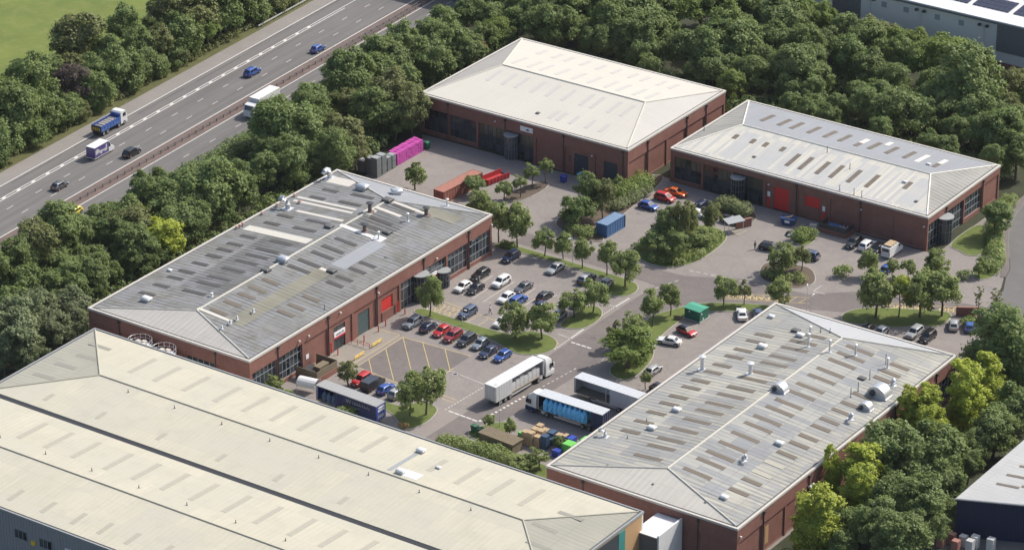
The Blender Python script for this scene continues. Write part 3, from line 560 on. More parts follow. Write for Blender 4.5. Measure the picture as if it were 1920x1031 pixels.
for x, y, lx, ly, mt in ((-18.4,-46.5,3.4,26,'roof_moss'), (-31.6,-40,9.4,26,'roof_grey_dark'), (-21.8,-9,8.4,14,'roof_grey_dark'), (-12.4,-13,6.4,20,'roof_grey'), (-15.4,-1.6,8,3.6,'roof_moss')): slab('A', x, y, lx, ly, mt, A, 'roof_sheet', .02)
for y in (-58.6,-54.6,-50.6,-47.4,-43.5,-39.6,-36.4,-33.4,-29.4,-22.3,-18.3,-8.3,-4.2): slab('A', -39.2, y, 3.5, 1.0, 'rooflight_dark', A)
for y in (-54.1,-50.1,-47.1,-43.0,-39.0,-35.9,-32.9,-28.9,-21.8,-17.8,-7.7,-3.8): slab('A', -31.9, y, 5.2, 1.0, 'rooflight_dark', A)
for y in (-58,-54.1,-50.2,-47.1,-43.1): slab('A', -23.1, y, 3.7, 1.0, 'rooflight', A)
for y in (-36,-33,-29,-25.9,-21.9,-14.2,-10.8,-3.9): slab('A', -22.2, y, 4.9, 1.0, 'rooflight_dark', A)
for y in (-50.7,-47.6,-43.4,-36.4,-33.5,-29.5,-26.4): slab('A', -13.8, y, 3.6, 1.0, 'rooflight_dark' if y > -40 else 'rooflight', A)
for x, y, lx, ly, mt in ((-35,-26,15,2.2,'ridge'), (-36,-9.7,14,.8,'coping'), (-35.6,-11.3,14,.8,'coping'), (-33.4,-15.2,11,.9,'coping'), (-40,.4,5.5,3.,'coping'), (-23,-17.1,8.2,1.0,'plastic_white'), (-21.5,-3.0,8.2,.8,'coping'), (-23.4,-6.9,5.7,.9,'coping'), (-17.4,-24.3,3.2,13,'roof_white_back'), (-23,-59.3,7.6,.8,'ridge'), (-18.4,-16.8,2.2,2.2,'plastic_white'), (-26.2,-9.2,2.,2.4,'coping'), (-18.6,-33.2,1.8,.9,'coping')):
    slab('A', x, y, lx, ly, mt, A, 'roof_sheet', .04)
for k, x, y, s, r in (('cowl',-37.3,-61,1.25,0),('cowl',-26.2,-35.5,1.5,0),('box',-26.3,-40.4,1.,0),('box',-17.1,-32.9,1.,0),('stack',-26.1,-9.2,1.2,0),('stack',-22.1,-16.2,.95,0),('flue',-18.3,-17,.75,0),('flue',-18.5,-7.6,.8,0),('stack',-17.3,-3.3,1.,0),('box',-26.2,-3.4,1.2,0),('box',-18.5,-14,1.,0),('cowl',-34.1,-.8,1.6,0),('cowl',-27.8,1.6,1.5,.8),('swan',-41,-15.1,2.,0),('swan',-43.4,1.1,2.,1.5),('mush',-43.6,-9.7,1,0),('mush',-43.6,-15.1,1,0),('mush',-43.6,-19.7,1,0),('mush',-43.6,-27.3,1,0),('mush',-43.6,-26.4,1,0),('mush',-43.6,-25.5,1,0),('mush',-40.7,-12,1,0),('swan',-18.9,-62.5,.75,2.4),('swan',-19,-60,.75,2.4),('swan',-19,-58.1,.75,2.4),('swan',-18.5,-54.1,.75,2.4),('box',-28.4,-18.8,1.,0),('flue',-16.9,2.9,.7,0),('box',-13,-22,.35,0),('cowl',-42.2,-48.6,.6,0),('pole',-9.4,-45.2,.7,0),('flue',-28,-54,.3,0)):
    vent('A', A, k, x, y, s, r)
st = MB()
for i in range(8): st.box(-36.2+i*.55,-35.9+i*.55,-64.8-.25*i+i*.02,-64.1-.25*i,0,.1)
# --- long pale workshop (C)
C = thing('pale_roofed_workshop', 'red brick workshop with pale streaked hipped roof and silver ducts, nearest on the right', 'building')
core(C, 'C'); make_roof(C, 'C', dict(W='roof_pale', E='roof_pale', S='roof_pale_hip', N='roof_pale_far'))
ec = [-70.15,-62,-54.8,-47.6,-40.5,-33.2,-26,-18.7,-11.5,-4.1,3.15]
facade(C, 'C', 'E', ec, [(-3.8,2.4,.75,5.5,'win',WN)], 5.6, [-62,-47.6,-33.2,-18.7,-4.1])
facade(C, 'C', 'S', [55.05,62.3,69.6,76.9,84.3,91.7], [], 5.6, [62.3,84.3]); plain_wall(C, 'C', 'W'); plain_wall(C, 'C', 'N')
fC = fmap('C','E')
for a in (-48.6,-24.4,-10.6):
    for da in (0,.9):
        o = MB().tube([fC(a+da,.15,.5),fC(a+da,.15,6.2),fC(a+da,.5,6.5)], .1, 8).build('exhaust_duct', 'dark_metal' if a < -40 else 'galvanised', C); MB().tube([fC(a+da,.5,6.3),fC(a+da,.9,6.6)], .24, 10).build('duct_cowl', 'galvanised', o)
fbox(MB(), fC, -25.6,-24.6,-.05,.5,2.2,3.3).build('air_conditioner', 'plastic_white', C)
for a in (-45.6,-24.2): fbox(MB(), fC, a-.25, a+.25, -.33, -.25, 0, 2.2).build('fire_door', 'door_red', C)
lamp(fC, C, -69.3, 6.7); fbox(MB(), fC, -61.0,-59.9,-.33,-.3,1.2,4.4).build('repaired_brickwork', 'brick_tan', C)
for x, y, lx, ly, mt in ((77.0,-33.5,6.6,56,'roof_pale_blue'), (82.4,-34,3.6,60,'roof_pale_blue'), (68.2,-47.2,9.6,28,'roof_pale_mix'), (69.3,-18,7.4,24,'roof_pale_mix')): slab('C', x, y, lx, ly, mt, C, 'roof_sheet', .03)
for y in (-53.2,-49.1,-45.2,-41.2,-38.2,-34.2,-31.2,-27.2,-24.1,-20.1,-17.1,-13,-10.1): slab('C', 60.6, y, 3.6, 1.0, 'rooflight', C)
for y in (-60,-55.9,-52.9,-48.9,-44.9,-40.9,-37.8,-34,-30.8,-26.7,-23.8,-19.8,-16.8,-12.8,-9.8,-6.7): slab('C', 68.4, y, 5.3, 1.0, 'rooflight', C)
for y in (-60.1,-56,-53,-49.1,-45.1,-41,-38,-34,-31,-27,-23.9,-20,-17,-13,-10,-6.9): slab('C', 77.9, y, 5.3, 1.0, 'rooflight', C)
for y in (-60.5,-56.4,-53.3,-49.4,-45.3,-41.3,-38.3,-34.2,-31.3,-27.3,-24.2,-20.3,-13,-10.3,-7.2): slab('C', 86, y, 3.6, 1.0, 'rooflight' if y not in (-49.4,-53.3) else 'rooflight_sand', C)
for k, x, y, s, r in (('cowl',63.2,-43,1,0),('cowl',63.2,-50.8,1,0),('swan',57.8,-56.6,1.2,0),('cowl',85.2,-63.7,.9,0),('swan',81.5,-51.7,1.2,2.6),('bigflue',58.4,-27.1,1.5,0),('bigflue',66.7,-24.9,1.2,0),('barrel',74.3,-28,1.1,0),('cowl',63,-14.7,1.1,0),('cowl',57.8,-2.9,.8,0),('box',64.7,-6.1,.9,0),('cowl',66.5,-7.7,1.,0),('flue',68.6,-8,1.3,0),('flue',69.9,-10.8,1.3,0),('pole',68.8,-4.6,.6,0),('pole',70.4,-4.1,.6,0),('flue',74.2,-10.9,1.2,0),('flue',78.2,-8.9,1.1,0),('flue',84.6,-9,1.,0),('pole',83.7,-8,1.2,0),('pole',84.2,-14.5,1.1,0),('pole',84.7,-19.4,1.1,0),('pole',84.7,-21.9,1.1,0),('box',83.1,-15.2,.8,0),('barrel',88.0,-18,1.5,0),('swan',88.2,-13.6,1.4,2.2),('barrel',88.5,-23.5,.95,0),('swan',88.3,-28.4,1.3,2.4),('cowl',83.4,-43.4,1.,0),('box',64,-65.4,.25,0),('box',73.4,-66.4,.25,0),('box',83.5,-66.6,.25,0),('pole',61.5,-55.6,.35,0),('pole',60.8,-48.6,.35,0)):
    vent('C', C, k, x, y, s, r)
# --- cream roofed building (B2)
B2 = thing('cream_roofed_warehouse', 'red brick warehouse with smooth cream hipped roof at the back of the estate', 'building')
core(B2, 'B2'); make_roof(B2, 'B2', dict(W='roof_cream_west', E='roof_cream_dark', S='roof_cream', N='roof_cream', cap='roof_cream'))
GD = dict(rows=(0,.3,.55,1), blind=(2,), fm='frame_dark'); GDK = dict(rows=(0,.33,.68,1), fm='frame_dark')
facade(B2, 'B2', 'S', [-53.85,-46.7,-39.5,-32.6,-25.4,-18.5,-11.3,-3.15], [(-53,-47,.75,5.6,'win',GDK), (-46.4,-39.8,.75,5.6,'win',GDK), (-39.2,-32.7,0,5.6,'win',GD), (-32.3,-25.9,0,5.6,'win',GD), (-16.1,-12.7,0,4.55,'door_dark'), (-9,-5.9,0,4.6,'door_dark')], 5.6, [-46.7,-32.6,-18.5,-4.4])
facade(B2, 'B2', 'E', [44.8,52.1,59.4,66.7,74,81.6], [], 5.6, [52.1,66.7,74]); plain_wall(B2, 'B2', 'W'); plain_wall(B2, 'B2', 'N')
fB = fmap('B2','S'); drum(fB, B2, -30.9, 1.3, 5.0, .3)
o = fbox(MB(), fB, -28.9, -25.9, -.1, -.03, 6.35, 7.4).build('sign_board', 'sign_white', B2); fbox(MB(), fB, -27.4, -26.8, -.03, -.02, 6.65, 7.0).build('sign_emblem', 'sign_text', o); fbox(MB(), fB, -26.7, -26.1, -.03, -.022, 6.6, 6.8).build('sign_lettering', 'cladding_grey', o)
link('unit_number', text_mesh('2', 1.5, .02), 'sign_text', B2, (-17.05, 44.9, 3.1)).rotation_euler = (R(90),0,0)
lamp(fB, B2, -11.6, 5.2); lamp(fB, B2, -34.9, 6.9)
for y, L_, xs in ((58.6,5.2,(-44.8,-41,-37.9,-33.9,-30.2,-26.4,-22,-19.5,-15.4,-12.3)), (50.3,3.6,(-24.4,-22.5,-19.6,-15.7,-12.4)), (68.2,5.2,(-45.1,-41.2,-38.2,-34.3,-30.2,-26.5,-22.4,-19.4,-15.5,-12.4)), (76.3,3.6,(-44.9,-41.2,-38.1,-34.2,-30.3,-26.4,-22.3,-19.3,-15.4,-12.4))):
    for x in xs: slab('B2', x, y, .9, L_, 'rooflight_cream', B2, th=.03)
vent('B2', B2, 'box', -27.6, 49.2, .5)
# --- white roofed building (B3)
B3 = thing('white_roofed_warehouse', 'red brick warehouse with patchy white and blue grey roof at the right', 'building')
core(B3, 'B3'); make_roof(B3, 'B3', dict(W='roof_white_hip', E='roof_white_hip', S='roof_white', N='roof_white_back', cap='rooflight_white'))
facade(B3, 'B3', 'S', [1.25,8.7,15.6,23,30.2,37.4,44.3,51.2,59], [(2,8.3,.6,5.3,'win',GD), (9,15.4,0,5.4,'win',GD), (15.8,22.5,0,5.4,'win',GD), (25,28.4,0,4.7,'door_red'), (32,35.3,2.4,4.6,'door_red')], 5.5, [30.2,44.3])
facade(B3, 'B3', 'E', [53.2,60.6,68.2,75.6,82.8], [(53.9,60.2,0,5.2,'win',dict(rows=(0,.3,.64,1),fm='frame_grey')), (61,67.9,.0,5.2,'win',dict(rows=(0,.3,.64,1))), (68.6,75.2,.75,5.2,'win',dict(rows=(0,.3,.64,1)))], 5.3, [60.6,75.6]); plain_wall(B3, 'B3', 'W'); plain_wall(B3, 'B3', 'N')
f3 = fmap('B3','S'); drum(f3, B3, 17.2, 1.3, 4.8, .3); drum(fmap('B3','E'), B3, 59.3, 1.5, 5.0, .4)
fbox(MB(), f3, 32, 35.3, -.62, -.58, 0, 2.4).build('open_doorway', 'dark_filler', B3)
for a in (23.9,36.2): fbox(MB(), f3, a-.3, a+.3, -.33, -.22, 0, 2.1).build('fire_door', 'door_red', B3); fbox(MB(), f3, a-.3, a+.3, -.33, -.25, 2.3, 3.3).build('notice_board', 'sign_white', B3)
for a in (24,44.6,58.2): lamp(f3, B3, a, 5.0)
for x in (10.3,14.3,17.2,21.1): slab('B3', x, 63.2, .95, 1.7, 'rooflight', B3)
for x in (25.1,28,31.8,34.9,38.8,42.8): slab('B3', x, 60.4, .95, 5.2, 'rooflight', B3)
slab('B3', 49.6, 62.1, .95, 2.8, 'rooflight', B3)
for x in (10.4,14.3,17.2,21.1,24.8,28.2,34.9,38.8,42.7): slab('B3', x, 75.4, .95, 5, 'rooflight', B3)
slab('B3', 32, 73.8, .95, 2.4, 'rooflight', B3); slab('B3', 49.6, 73.5, .95, 2.4, 'rooflight', B3)
for x, y, l in ((32,76.6,3),(36.4,78.6,2.4),(45.6,75.3,5.2),(49.6,76.4,3)): slab('B3', x, y, 1.0, l, 'rooflight_white', B3, 'roof_sheet', .04)
for k, x, y, s in (('box',17.8,57.9,.45),('pole',29.4,66.2,.8),('pole',36.6,62.5,.8),('pole',39,54.4,.7),('pole',42.2,54.3,.8),('pole',43.9,54.3,.8),('cowl',48.5,62.9,.6),('box',54,57.5,.45),('cowl',48.3,72.8,.6),('pole',2.4,64.1,.8)): vent('B3', B3, k, x, y, s)
# --- sand roofed distribution building (D), two hipped spans with a valley gutter
D = thing('sand_roofed_warehouse', 'huge low warehouse with twin sand coloured roofs filling the bottom left', 'building')
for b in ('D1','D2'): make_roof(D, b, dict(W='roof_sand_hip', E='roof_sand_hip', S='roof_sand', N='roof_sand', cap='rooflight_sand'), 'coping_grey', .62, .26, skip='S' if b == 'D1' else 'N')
x0,x1 = -36.4,77.9
MB().box(x0+.8,x1-.8,-132.6,-76.9,-.08,9.6).build('dark_filler', 'dark_filler', D)  # added dark core that stops light passing through the building
MB().box(x0+.1,x1-.1,-76.6,-76.2,-.1,9.68).build('wall', 'cladding_grey', D); MB().box(x0+.1,x0+.5,-133.2,-76.6,-.1,9.68).build('wall', 'cladding_grey', D)
MB().box(x0+.1,x1-.1,-133.3,-132.8,-.1,9.68).build('wall', 'cladding_blue_grey', D)
mb = MB()
for i in range(180): mb.box(x0+.3+i*.63,x0+.36+i*.63,-133.36,-133.3,-.1,9.5)
mb.build('cladding_ribs', 'cladding_blue_grey', D)
MB().box(x1-.5,x1-.1,-94,-76.6,-.1,9.68).build('wall', 'brick_tan', D); MB().box(x1-.5,x1-.1,-133,-94,-.1,9.68).build('wall', 'cladding_blue_grey', D); MB().box(x1-.12,x1+.02,-83.4,-81.6,0,9.4).build('corner_glazing', 'teal', D); MB().box(x1-.12,x1,-93,-83.4,0,9.4).build('corner_glazing', 'glass', D)
fD = lambda a,d,z:(a,-133.4-d,z)
for a in (-4,1.2): window(fD, D, a, a+2.6, 5.8, 7.4, 3, (0,1), d=.06)
fbox(MB(), fD, 6.6,9.5,-.1,.14,4.8,7.2).build('panel', 'sign_white', D); fbox(MB(), fD, -.5,.3,-.1,.18,5.6,6.3).build('hazard_sign', 'rail_yellow', D)
for xs, y in (((-19.7,-14.2,-7.9,-1.1,5,10.9,16.8,23.6,29.7,42.5,48.6,55.1,61),-83), ):
    for x in xs: slab('D1', x, y, 1.05, 7.0 if x < 41 or x > 44 else 5., 'rooflight_sand', D, th=.025)
for x in (-19.6,-13.8,-7.9,-1,4.9,10.9,16.9,23.6,29.9,36.7,42.8,48.8,55): slab('D2', x, -111.3, 1.05, 7., 'rooflight_sand', D, th=.025)
for x in (-25.4,-13.9,-.9,11.8,23.6,36.7): slab('D1', x, -100.6, .9, 2.4, 'rooflight_sand', D, th=.02)
for x in (-7.4,-.5,5.8,11.3,16.9,23.6): slab('D2', x, -129, .9, 3.6, 'rooflight_sand', D, th=.02)
for x, y in ((69.5,-84.5),(68.3,-90),(70.6,-95),(-30.5,-81.5),(-29.5,-86),(-30.5,-90.5),(-31,-95.5)): slab('D1', x, y, 4.6, 1.0, 'rooflight_hip', D, th=.025)
for k, x, y, s in (('cowl',37.5,-80.6,1.,),('cowl',39.4,-88.8,1.05),('cowl',43.2,-83.7,.6)): vent('D1', D, k, x, y, s)
for x in range(8): vent('D1', D, 'pole', -15+x*10.1, -92.3, .35)
for x in range(8): vent('D2', D, 'pole', -22+x*9.9, -116.5, .35)
slab('D1', 37.3, -85.4, .8, 7.6, 'coping_grey', D, 'roof_repair', .03); slab('D1', 41.2, -88.3, 3.2, 2.2, 'plastic_white', D, 'roof_repair', .03)
MB().box(x0+.3,x1-.3,-105.3,-104.1,9.6,9.96).build('valley_gutter', 'trim_black', D)
# --- white link block between C and D
K = thing('white_link_block', 'small flat roofed white block between the sand and pale roofed buildings', 'building')
MB().box(76.9,81.2,-77.2,-70.3,-.1,6.6).build('wall', 'cladding_dark', K); MB().box(81.2,81.5,-77.3,-70.3,-.1,7.2).build('parapet_wall', 'white_paint', K); MB().box(76.8,81.2,-77.3,-70.3,6.6,6.75).build('roof', 'white_paint', K)
# --- grey shed with solar panels (E) far right top
Eb = thing('grey_solar_warehouse', 'big grey clad warehouse with white roof edge and solar panels, top right corner', 'building')
MB().box(-40,75,143.4,200,-.1,10).build('wall', 'cladding_grey', Eb)
MB().box(-40,75,143.33,143.4,-.05,1.0).build('plinth', 'brick', Eb)
MB().add([(-40.4,143.1,10.2),(75.4,143.1,10.2),(75.4,172,12.4),(-40.4,172,12.4),(-40.4,143.1,9.9),(75.4,143.1,9.9),(75.4,172,12.1),(-40.4,172,12.1)], [(0,1,2,3),(7,6,5,4),(0,4,5,1),(1,5,6,2),(2,6,7,3),(3,7,4,0)]).build('roof', 'roof_trade', Eb)
MB().box(-40.4,75.4,142.9,143.12,9.5,9.86).build('gutter', 'cladding_dark', Eb)
for x in (-13,-4.9,3.2,-24,24.5,30,38): pass
for xa, xb in ((-13.5,-6.6),(26.6,38)):
    mb = MB(); mb.box(xa,xb,143.2,143.4,3.4,9.4); o = mb.build('louvre_panel', 'cladding_dark', Eb)
me = MB().box(-.6,.6,-.06,.06,-.6,.6).mesh('window')
for x in (-.8,4.6,12.2,18,-18): link('window', me, 'frame_grey', Eb, (x,143.36,7.8))
for x in (-4.2,8.2,23.4): 
    o = MB().cyl(x,143.2,0,8.6,.1,8).build('drainpipe', 'white_paint', Eb)
    for dx in (-.9,.9): MB().box(x+dx-.3,x+dx+.3,142.7,143.3,8.3,8.8).build('floodlight', 'dark_metal', Eb)
me = MB().box(-.5,.5,-.82,.82,0,.06).mesh('solar_panel')
for i in range(34):
    for j in range(3):
        if i % 9 == 8: continue
        y = 148.6+j*1.75; z = 10.2+(y-143.1)*2.2/28.9+.14; o = link('solar_panel', me, 'solar', Eb, (9+i*1.08,y,z)); o.rotation_euler = (math.atan(2.2/28.9),0,0)
# --- navy shed (F) bottom right
Fb = thing('navy_shed', 'navy clad shed with pale grey roof at the bottom right corner', 'building')
fp = [(114.2,-39.4),(124,-35.1),(150,-23.8),(150,20),(114.2,20)]
MB().prism([(114.4,-39.2),(124,-34.9),(149.8,-23.6),(149.8,19.8),(114.4,19.8)], -.1, 6.75).build('wall', 'navy', Fb)
mb = MB(); dx, dy = (149.8-114.4),( -23.6+39.2)
for i in range(95): t = i/95; mb.box(114.4+dx*t-.04,114.4+dx*t+.04,-39.2+dy*t-.1,-39.2+dy*t+.02,-.1,6.7)
mb.build('cladding_ribs', 'navy', Fb)
MB().prism(fp, 6.76, 7.0).build('roof', 'roof_steel', Fb)
MB().tube([(114.1,-39.6,6.9),(150,-24,6.9)], .16, 6).build('gutter', 'cladding_blue_grey', Fb)
me = MB().box(-1.9,1.9,-.35,.35,0,.05).mesh('rooflight')
for x, y in ((119.2,-31),(123,-29.5),(119.2,-27.4),(119.6,-23.6),(121.3,-19)): link('rooflight', me, 'rooflight', Fb, (x,y,7.0), .2)
# ------------------------------------------------------------------ vegetation
rng = np.random.default_rng(7)
def unit(n):
    v = rng.normal(size=(n,3)); return v/np.linalg.norm(v, axis=1)[:,None]
def leaves_mesh(name, P, Nn, size):
    """one small folded leaf sprig per point"""
    n = len(P); Nn = Nn/np.linalg.norm(Nn, axis=1)[:,None]
    t = np.cross(Nn, unit(n)); t /= np.linalg.norm(t, axis=1)[:,None]; b_ = np.cross(Nn, t)
    s = size*(.65+.7*rng.random(n))[:,None]
    V = np.empty((n,4,3)); V[:,0] = P-t*s*.62; V[:,1] = P+b_*s*.42+Nn*s*.1; V[:,2] = P+t*s*.62; V[:,3] = P-b_*s*.42+Nn*s*.1
    me = bpy.data.meshes.new(name); me.vertices.add(n*4); me.vertices.foreach_set('co', V.reshape(-1))
    me.loops.add(n*4); me.loops.foreach_set('vertex_index', np.arange(n*4, dtype=np.int32))
    me.polygons.add(n); me.polygons.foreach_set('loop_start', np.arange(0, n*4, 4, dtype=np.int32)); me.polygons.foreach_set('loop_total', np.full(n, 4, dtype=np.int32))
    me.update(); me.validate(); return me
def clumps(C, rad, per, size, name, up=.5, flat=.9):
    """soft leaf clumps: leaves thin out from each clump centre, none sits on a clean shell"""
    Ps, Ns = [], []
    ctr = C.mean(0); ext = np.abs(C-ctr).max(0)+1e-6
    for c, r in zip(C, rad):
        k = max(10, int(per*r*r))
        d = unit(k); out = (c-ctr)/ext; no = np.linalg.norm(out)+1e-6
        d = d + out/no*.35 + np.array([0,0,.25]); d /= np.linalg.norm(d, axis=1)[:,None]
        rr = r*np.clip(rng.normal(.82, .27, k), .05, 1.5)[:,None]
        p = c + d*rr*np.array([1,1,flat]); Ps.append(p)
        Ns.append(d*.7 + out/no*.4 + np.array([0,0,up]) + .8*unit(k))
    return leaves_mesh(name, np.concatenate(Ps), np.concatenate(Ns), size)
def crown(name, r, hz, nc, size, per, shape='round', gap=0.):
    """crown centred on the origin, radius r, half height hz: soft boughs of scattered leaves with finer sprays on them"""
    d = unit(nc*3); d = d[d[:,2] > -.7][:nc]; k = len(d)
    lop = 1+.18*d@unit(1)[0]+.12*np.sin(3*np.arctan2(d[:,1], d[:,0])+rng.uniform(0, 6))
    B = d*((.56+.24*rng.random(k))*lop)[:,None]*np.array([r, r, hz])
    if shape == 'column':
        z = rng.uniform(-1, 1, k); a = rng.uniform(0, 6.283, k); w_ = np.sqrt(np.clip(1-np.abs(z)**2.4, 0, 1))*(.3+.5*rng.random(k))
        B = np.stack([np.cos(a)*w_*r, np.sin(a)*w_*r, z*hz*.9], 1)
    br = r*rng.uniform(.15, .31, k)*(1-gap)
    if shape == 'column': br *= .8
    sub, subr = [], []
    for b_, q in zip(B, br):
        for _ in range(7):
            v = unit(1)[0]; v[2] = abs(v[2])*.9-.15; sub.append(b_+v*q*rng.uniform(.75, 1.15)); subr.append(q*rng.uniform(.22, .4))
    inner = unit(max(6, nc//3))*np.array([r, r, hz])*rng.uniform(.1, .5, (max(6, nc//3), 1))
    C = np.concatenate([B, inner, np.array(sub)]); rad = np.concatenate([br, np.full(len(inner), r*.27), np.array(subr)])
    return clumps(C, rad, per, size, name)
def trunk_mesh(name, h, r0, spread, nb=6):
    mb = MB(); pts = [(0,0,0),(.03*h,.01*h,h*.35),(.0,.03*h,h*.7),(.02*h,.0,h)]
    mb.tube(pts, [r0*1.25,r0,r0*.75,r0*.35], 7)
    for i in range(nb):
        a = i*2.4+.5; z = h*(.42+.09*i); L_ = spread*(.75-.06*i); z = min(z, h*.92)
        mb.tube([(.02*h,.02*h,z),(math.cos(a)*L_*.5,math.sin(a)*L_*.5,z+L_*.35),(math.cos(a)*L_,math.sin(a)*L_,z+L_*.75)], [r0*.5,r0*.3,r0*.1], 5)
    return mb.mesh(name, 60)
FR = [crown('crown', 3.5, 4.0, int(n_), .25, 190) for n_ in (40, 48, 56, 46, 36, 52, 60)]           # forest crowns r=3.5
PK = [crown('crown', 2.4, 2.7, 34, .2, 300, gap=0.) for _ in range(7)]     # park trees r=2.4
SM = [crown('crown', 1.4, 1.7, 24, .15, 560, gap=.0) for _ in range(5)]      # small trees r=1.4
CO = [crown('crown', 3.3, 6.0, 80, .24, 230, 'column') for _ in range(3)]    # poplars
TH = [crown('crown', 1.4, 3.2, 26, .14, 420, 'column', .2) for _ in range(2)]
TRK = trunk_mesh('trunk', 6., .2, 2.6); TRP = trunk_mesh('trunk', 6., .115, 1.7); TRS = trunk_mesh('trunk', 3., .09, 1.2, 4)
def tree(name, label, group, x, y, r, hc, proto, base_r, base_hz, leafm, hz=None, trk=TRK, th=6., z0=0.):
    rot = rng.uniform(0, 6.28)
    o = thing(name, label, 'tree', (x, y, z0), rot, group)
    s = r/base_r; sz = (hz if hz else base_hz*s)/base_hz
    c = link('crown', proto[int(rng.integers(len(proto)))], 'leaf_'+leafm, o, (0,0,hc)); c.scale = (s*rng.uniform(.9,1.1), s*rng.uniform(.9,1.1), sz*rng.uniform(.94,1.08)); c.rotation_euler = (rng.normal()*.09, rng.normal()*.09, rng.uniform(0,6.28))
    t = link('trunk', trk, 'bark', o); zt = max(.3, hc+sz*base_hz*.25)/th; t.scale = (max(.5,s)*1., max(.5,s)*1., zt)
    return o
FOREST = {}
FOREST["far"]="""-130.1,28.9,4.5,6.2,o -128.7,42.9,3.9,5.5,d -126.2,54.4,5.5,7.3,o -120.3,56.2,5.0,6.8,o -117.1,55.8,3.3,4.8,b -126.8,48.9,3.3,4.8,d -123.8,31.3,3.7,5.2,d -121.4,37.8,3.7,5.2,d -118.8,42.2,3.3,4.8,o -117.3,48.0,3.7,3.6,d -116.4,43.3,2.4,2.1,d -116.5,26.1,4.4,4.3,d -116.1,34.1,3.2,2.4,d -130.6,9.2,3.2,4.7,d -122.8,7.2,4.4,6.1,d -120.1,12.8,3.6,5.1,p -115.5,15.7,3.6,3.3,d -115.1,8.1,3.5,2.8,d -126.0,0.8,3.6,5.1,b -114.5,-0.1,3.9,4.7,d -114.8,-7.3,4.3,6.0,d -113.5,-5.9,3.5,2.6,d -113.5,-13.5,4.2,3.2,d -113.8,5.0,2.7,2.1,d -112.7,-18.0,3.1,2.3,d -118.3,63.4,4.6,5.7,d -118.5,70.4,3.8,3.8,d -126.2,67.7,4.2,5.9,d -115.8,45.8,2.2,1.7,o -115.3,38.1,2.0,1.5,d -114.9,27.8,2.4,1.8,d -114.2,15.0,2.4,1.8,d -113.7,10.2,2.0,1.5,o -113.1,-0.9,1.9,1.5,d -118.2,73.7,3.8,2.8,d -118.0,80.3,2.9,2.2,o -118.0,84.7,2.5,1.9,o -119.0,21.7,3.6,5.2,d -126.9,22.3,3.2,4.7,o -128.6,19.1,2.4,3.8,d"""
FOREST["mot"]="""-75.1,82.8,4.2,7.4,d -75.8,92.3,4.2,6.3,d -71.5,94.3,3.8,5.3,d -71.4,100.9,3.4,4.9,d -73.9,75.2,4.1,5.7,d -68.5,74.1,4.1,5.7,d -67.5,79.8,3.7,5.2,d -66.1,85.8,3.3,4.8,d -66.2,90.7,3.3,4.8,b -64.0,91.6,2.1,3.4,d -74.3,65.5,3.7,8.0,d -71.5,66.0,4.1,5.7,d -73.8,57.3,3.7,8.0,d -70.8,58.2,4.0,5.6,d -66.9,64.8,3.2,4.7,d -63.7,64.9,2.8,4.2,d -64.0,71.8,2.8,4.3,d -64.7,81.1,2.4,3.8,a -72.8,44.9,4.4,8.5,d -73.9,52.4,3.6,5.3,d -69.4,52.5,3.6,5.1,d -73.3,42.4,3.6,6.1,d -69.7,44.3,3.6,5.1,d -66.3,55.8,3.6,5.1,d -72.4,32.3,3.9,7.4,d -72.9,38.8,3.2,4.6,d -67.8,39.3,2.3,3.7,o -60.5,43.5,4.3,6.0,o -57.8,46.6,3.9,5.5,o -55.3,38.4,3.9,5.5,d -53.5,41.8,3.5,5.0,o -61.0,38.1,3.1,4.6,d -71.9,19.4,2.9,9.1,d -72.6,26.2,3.1,6.2,d -71.3,16.9,4.3,8.8,d -70.4,23.7,3.5,5.0,d -67.7,27.8,3.5,5.0,d -66.9,15.1,4.2,5.9,d -62.6,17.1,3.8,5.4,d -61.3,23.6,3.5,5.0,d -56.1,21.5,4.2,5.8,o -53.1,22.1,2.7,4.1,o -66.1,9.5,3.8,5.4,d -60.8,10.2,3.4,4.9,d -56.4,13.1,3.8,5.4,d -53.4,15.4,3.0,4.5,d -60.5,3.0,3.8,5.3,d -57.2,6.6,3.0,4.5,d -62.8,75.2,2.4,3.8,d"""
